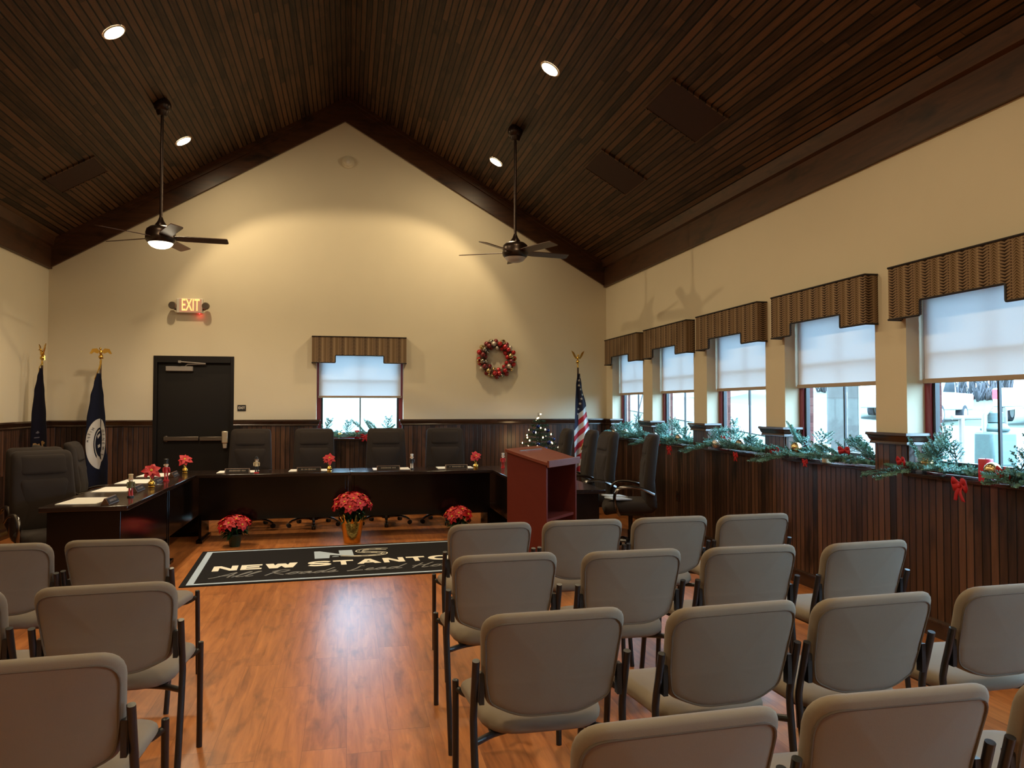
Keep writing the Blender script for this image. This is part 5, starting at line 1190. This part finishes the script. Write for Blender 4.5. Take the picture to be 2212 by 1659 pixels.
pole_m = simple('weathered_pole_wood', (0.060, 0.052, 0.046), 0.9, noise=0.15, nscale=6); white_paint = simple('white_car_paint', (0.50, 0.51, 0.52), 0.3, noise=0.02); tyre_m = simple('dark_tyre', (0.03, 0.03, 0.035), 0.8, noise=0.1); teal_m = simple('grey_green_meter_paint', (0.09, 0.13, 0.13), 0.5, noise=0.06); glass_dark = simple('dark_car_glass', (0.03, 0.035, 0.04), 0.1, noise=0.05); tail_m = simple('red_tail_lamp', (0.55, 0.02, 0.03), 0.3, noise=0.05)
def out_pt(u, v, d):
    """World point seen at pixel (u, v) at forward distance d (used to choose where things stand)."""
    yaw, pitch, f = 0.209, 0.0285, 1662.87; fw = Vector((sin(yaw) * cos(pitch), cos(yaw) * cos(pitch), sin(pitch))); rt = Vector((cos(yaw), -sin(yaw), 0)); upv = rt.cross(fw)
    return Vector((0, 0, 1.5)) + (fw + rt * ((u - 1106) / f) + upv * ((829.5 - v) / f)) * d
def utility_pole(u, d, label, r):
    p = out_pt(u, 900, d); z = ground_z(p.x, p.y); t = thing('utility_pole', label, 'pole', (p.x, p.y, z), 0, 'utility poles outside')
    m = M(); m.tube([(0, 0, -0.1), (0, 0, 9)], [r, r * .8], 14); m.build('pole_shaft', pole_m, t)
    m = M(); m.box(-r - .05, r + .05, -.1, .1, 8.2, 8.32) if False else m.tube([(r * .6, -r * .9, 0.0), (r * .6, -r * .9, 5)], 0.03, 8); m.build('conduit', closer_m, t)
utility_pole(1806, 17.5, 'thick wooden pole outside the fourth window', 0.20); utility_pole(1843, 19, 'thinner wooden pole outside the fourth window, by the mullion', 0.14)
def vehicle(name, label, p, rz, kind):
    z = ground_z(p.x, p.y); t = thing(name, label, 'car', (p.x, p.y, z), rz, 'white vehicles outside')
    if kind == 'suv': prof = [(-2.35, .45), (2.35, .45), (2.40, .95), (2.25, 1.10), (1.15, 1.20), (.55, 1.75), (-2.05, 1.78), (-2.35, 1.1)]
    else: prof = [(-2.75, .55), (2.75, .55), (2.78, 1.05), (2.6, 1.18), (1.5, 1.26), (.95, 1.85), (-.25, 1.88), (-.45, 1.28), (-2.75, 1.26)]
    m = M(); m.prism(rounded(prof, 0.10, 3), -.92, .92, 'y'); m.build('car_body', white_paint, t, bevel=0.04)
    m = M()
    for s in (-1, 1): m.prism([(-1.9, 1.2), (.95, 1.2), (.5, 1.66), (-1.85, 1.68)] if kind == 'suv' else [(-.2, 1.3), (1.25, 1.3), (.85, 1.76), (-.15, 1.78)], s * .905, s * .935, 'y')
    m.build('side_window', glass_dark, t)
    for s in (-1, 1):
        for x in (-1.5, 1.5):
            m = M(); xf = Matrix.Translation((x, s * .80, .38)) @ Matrix.Rotation(pi / 2, 4, 'X'); m.lathe([(.22, -.15), (.38, -.14), (.39, 0), (.38, .14), (.22, .15)], 24, xf=xf); w = m.build('wheel', tyre_m, t)
            m = M(); m.lathe([(.05, -.165), (.23, -.16), (.24, .16), (.05, .165)], 18, xf=xf); m.build('hub', white_paint, w)
    for s in (-1, 1): m = M(); xx = prof[0][0]; m.box(xx - .03, xx + .08, s * .82 - .09, s * .82 + .09, .85, 1.2); m.build('tail_lamp', tail_m, t)
p = out_pt(1895, 885, 37); vehicle('parked_suv', 'white parked car outside, its front wheel showing in the fourth window', p, pi * 0.98 + 0.6, 'suv')
p = out_pt(2008, 880, 33); vehicle('pickup_truck', 'white pickup outside, tail lamp showing in the fifth window', p, pi + 0.55, 'pickup')
p = out_pt(2255, 880, 30); vehicle('pickup_truck', 'white vehicle outside at the picture edge in the fifth window', p, 0.5, 'pickup')
p = out_pt(2150, 960, 7.6); t = thing('gas_meter', 'grey-green gas meter and pipes outside the fifth window', 'gas meter', (p.x, p.y, ground_z(p.x, p.y)))
m = M(); m.box(-.15, .15, -.12, .12, 1.15, 1.50); m.lathe([(.14, 1.50), (.11, 1.57), (.05, 1.59)], 16); m.build('meter_body', teal_m, t, bevel=0.03)
m = M(); m.tube([(-.12, 0, -.1), (-.12, 0, 1.66), (-.05, 0, 1.74)], .025, 8); m.tube([(.12, 0, 1.5), (.12, 0, 1.72), (.5, .1, 1.74), (.52, .1, 0)], .022, 8); m.build('meter_pipe', closer_m, t)
m = M(); m.lathe([(.08, 1.59), (.08, 1.68), (.03, 1.71)], 16); m.build('regulator', teal_m, t)
p = out_pt(2078, 960, 8.5); t = thing('meter_stand', 'pale pipe stand outside the fifth window, beside the gas meter', 'pipe stand', (p.x, p.y, ground_z(p.x, p.y)))
m = M(); m.tube([(0, 0, -.05), (0, 0, 1.62)], .03, 8); m.tube([(-.12, 0, 1.62), (.42, 0, 1.62), (.42, 0, 1.48)], .025, 8); m.build('stand_pipe', closer_m, t)
# woods across the road
wood_m = simple('bare_woods', (0.065, 0.060, 0.066), 0.95, noise=0.25, nscale=2)
rnd = random.Random(3); m = M()
for k in range(330):
    y = rnd.uniform(-25, 62); x = rnd.uniform(43, 56); z = ground_z(x, y); h = rnd.uniform(5, 10)
    m.tube([(x, y, z - .2), (x + rnd.uniform(-.3, .3), y + rnd.uniform(-.3, .3), z + h * .6), (x + rnd.uniform(-.6, .6), y + rnd.uniform(-.6, .6), z + h)], [rnd.uniform(.08, .2), .1, .03], 5)
    for q in range(7):
        zz = z + h * rnd.uniform(.15, .9); a = rnd.uniform(0, 6.28); l2 = rnd.uniform(.8, 2.2); m.tube([(x, y, zz), (x + l2 * cos(a), y + l2 * sin(a), zz + l2 * .7)], [.06, .015], 4)
for k in range(500):
    y = rnd.uniform(-25, 62); x = rnd.uniform(40, 46); z = ground_z(x, y); r = rnd.uniform(.4, 1.3)
    for q in range(5): a = rnd.uniform(0, 6.28); m.tube([(x, y, z - .1), (x + r * cos(a) * .6, y + r * sin(a) * .6, z + r * 1.4)], [.06, .02], 4)
tag(m.build('woods', wood_m, angle=180), 'bare grey woods beyond the road outside the windows', 'woods', kind='stuff')
# house far off in line with the second window
p = out_pt(1475, 868, 60); t = thing('far_house', 'pale house far across the road, in the second window', 'house', (p.x, p.y, ground_z(p.x, p.y)), 0.9)
siding = simple('pale_siding', (0.66, 0.66, 0.64), 0.8, noise=0.04)
m = M(); m.box(-5, 5, -4, 4, -.3, 4); m.prism([(-4, 4), (4, 4), (0, 6.5)], -5, 5, 'x'); m.build('house_wall', siding, t)
m = M(); m.prism([(-4.4, 3.9), (0, 6.7), (0, 6.95), (-4.6, 4.05)], -5.3, 5.3, 'x'); m.prism([(4.4, 3.9), (0, 6.7), (0, 6.95), (4.6, 4.05)], -5.3, 5.3, 'x'); m.build('roof', closer_m, t)
for k in (-3, 0, 3): m = M(); m.box(k - .5, k + .5, -4.06, -3.98, 1.2, 2.8); m.build('window', glass_dark, t)
# guy wire outside the corner window
a = out_pt(1370, 925, 24); b2 = out_pt(1396, 820, 24)
o = M().tube([a, b2 + (b2 - a) * 1.2], 0.02, 6).build('guy_wire', simple_dark); tag(o, 'thin dark guy wire slanting outside the corner window', 'wire')
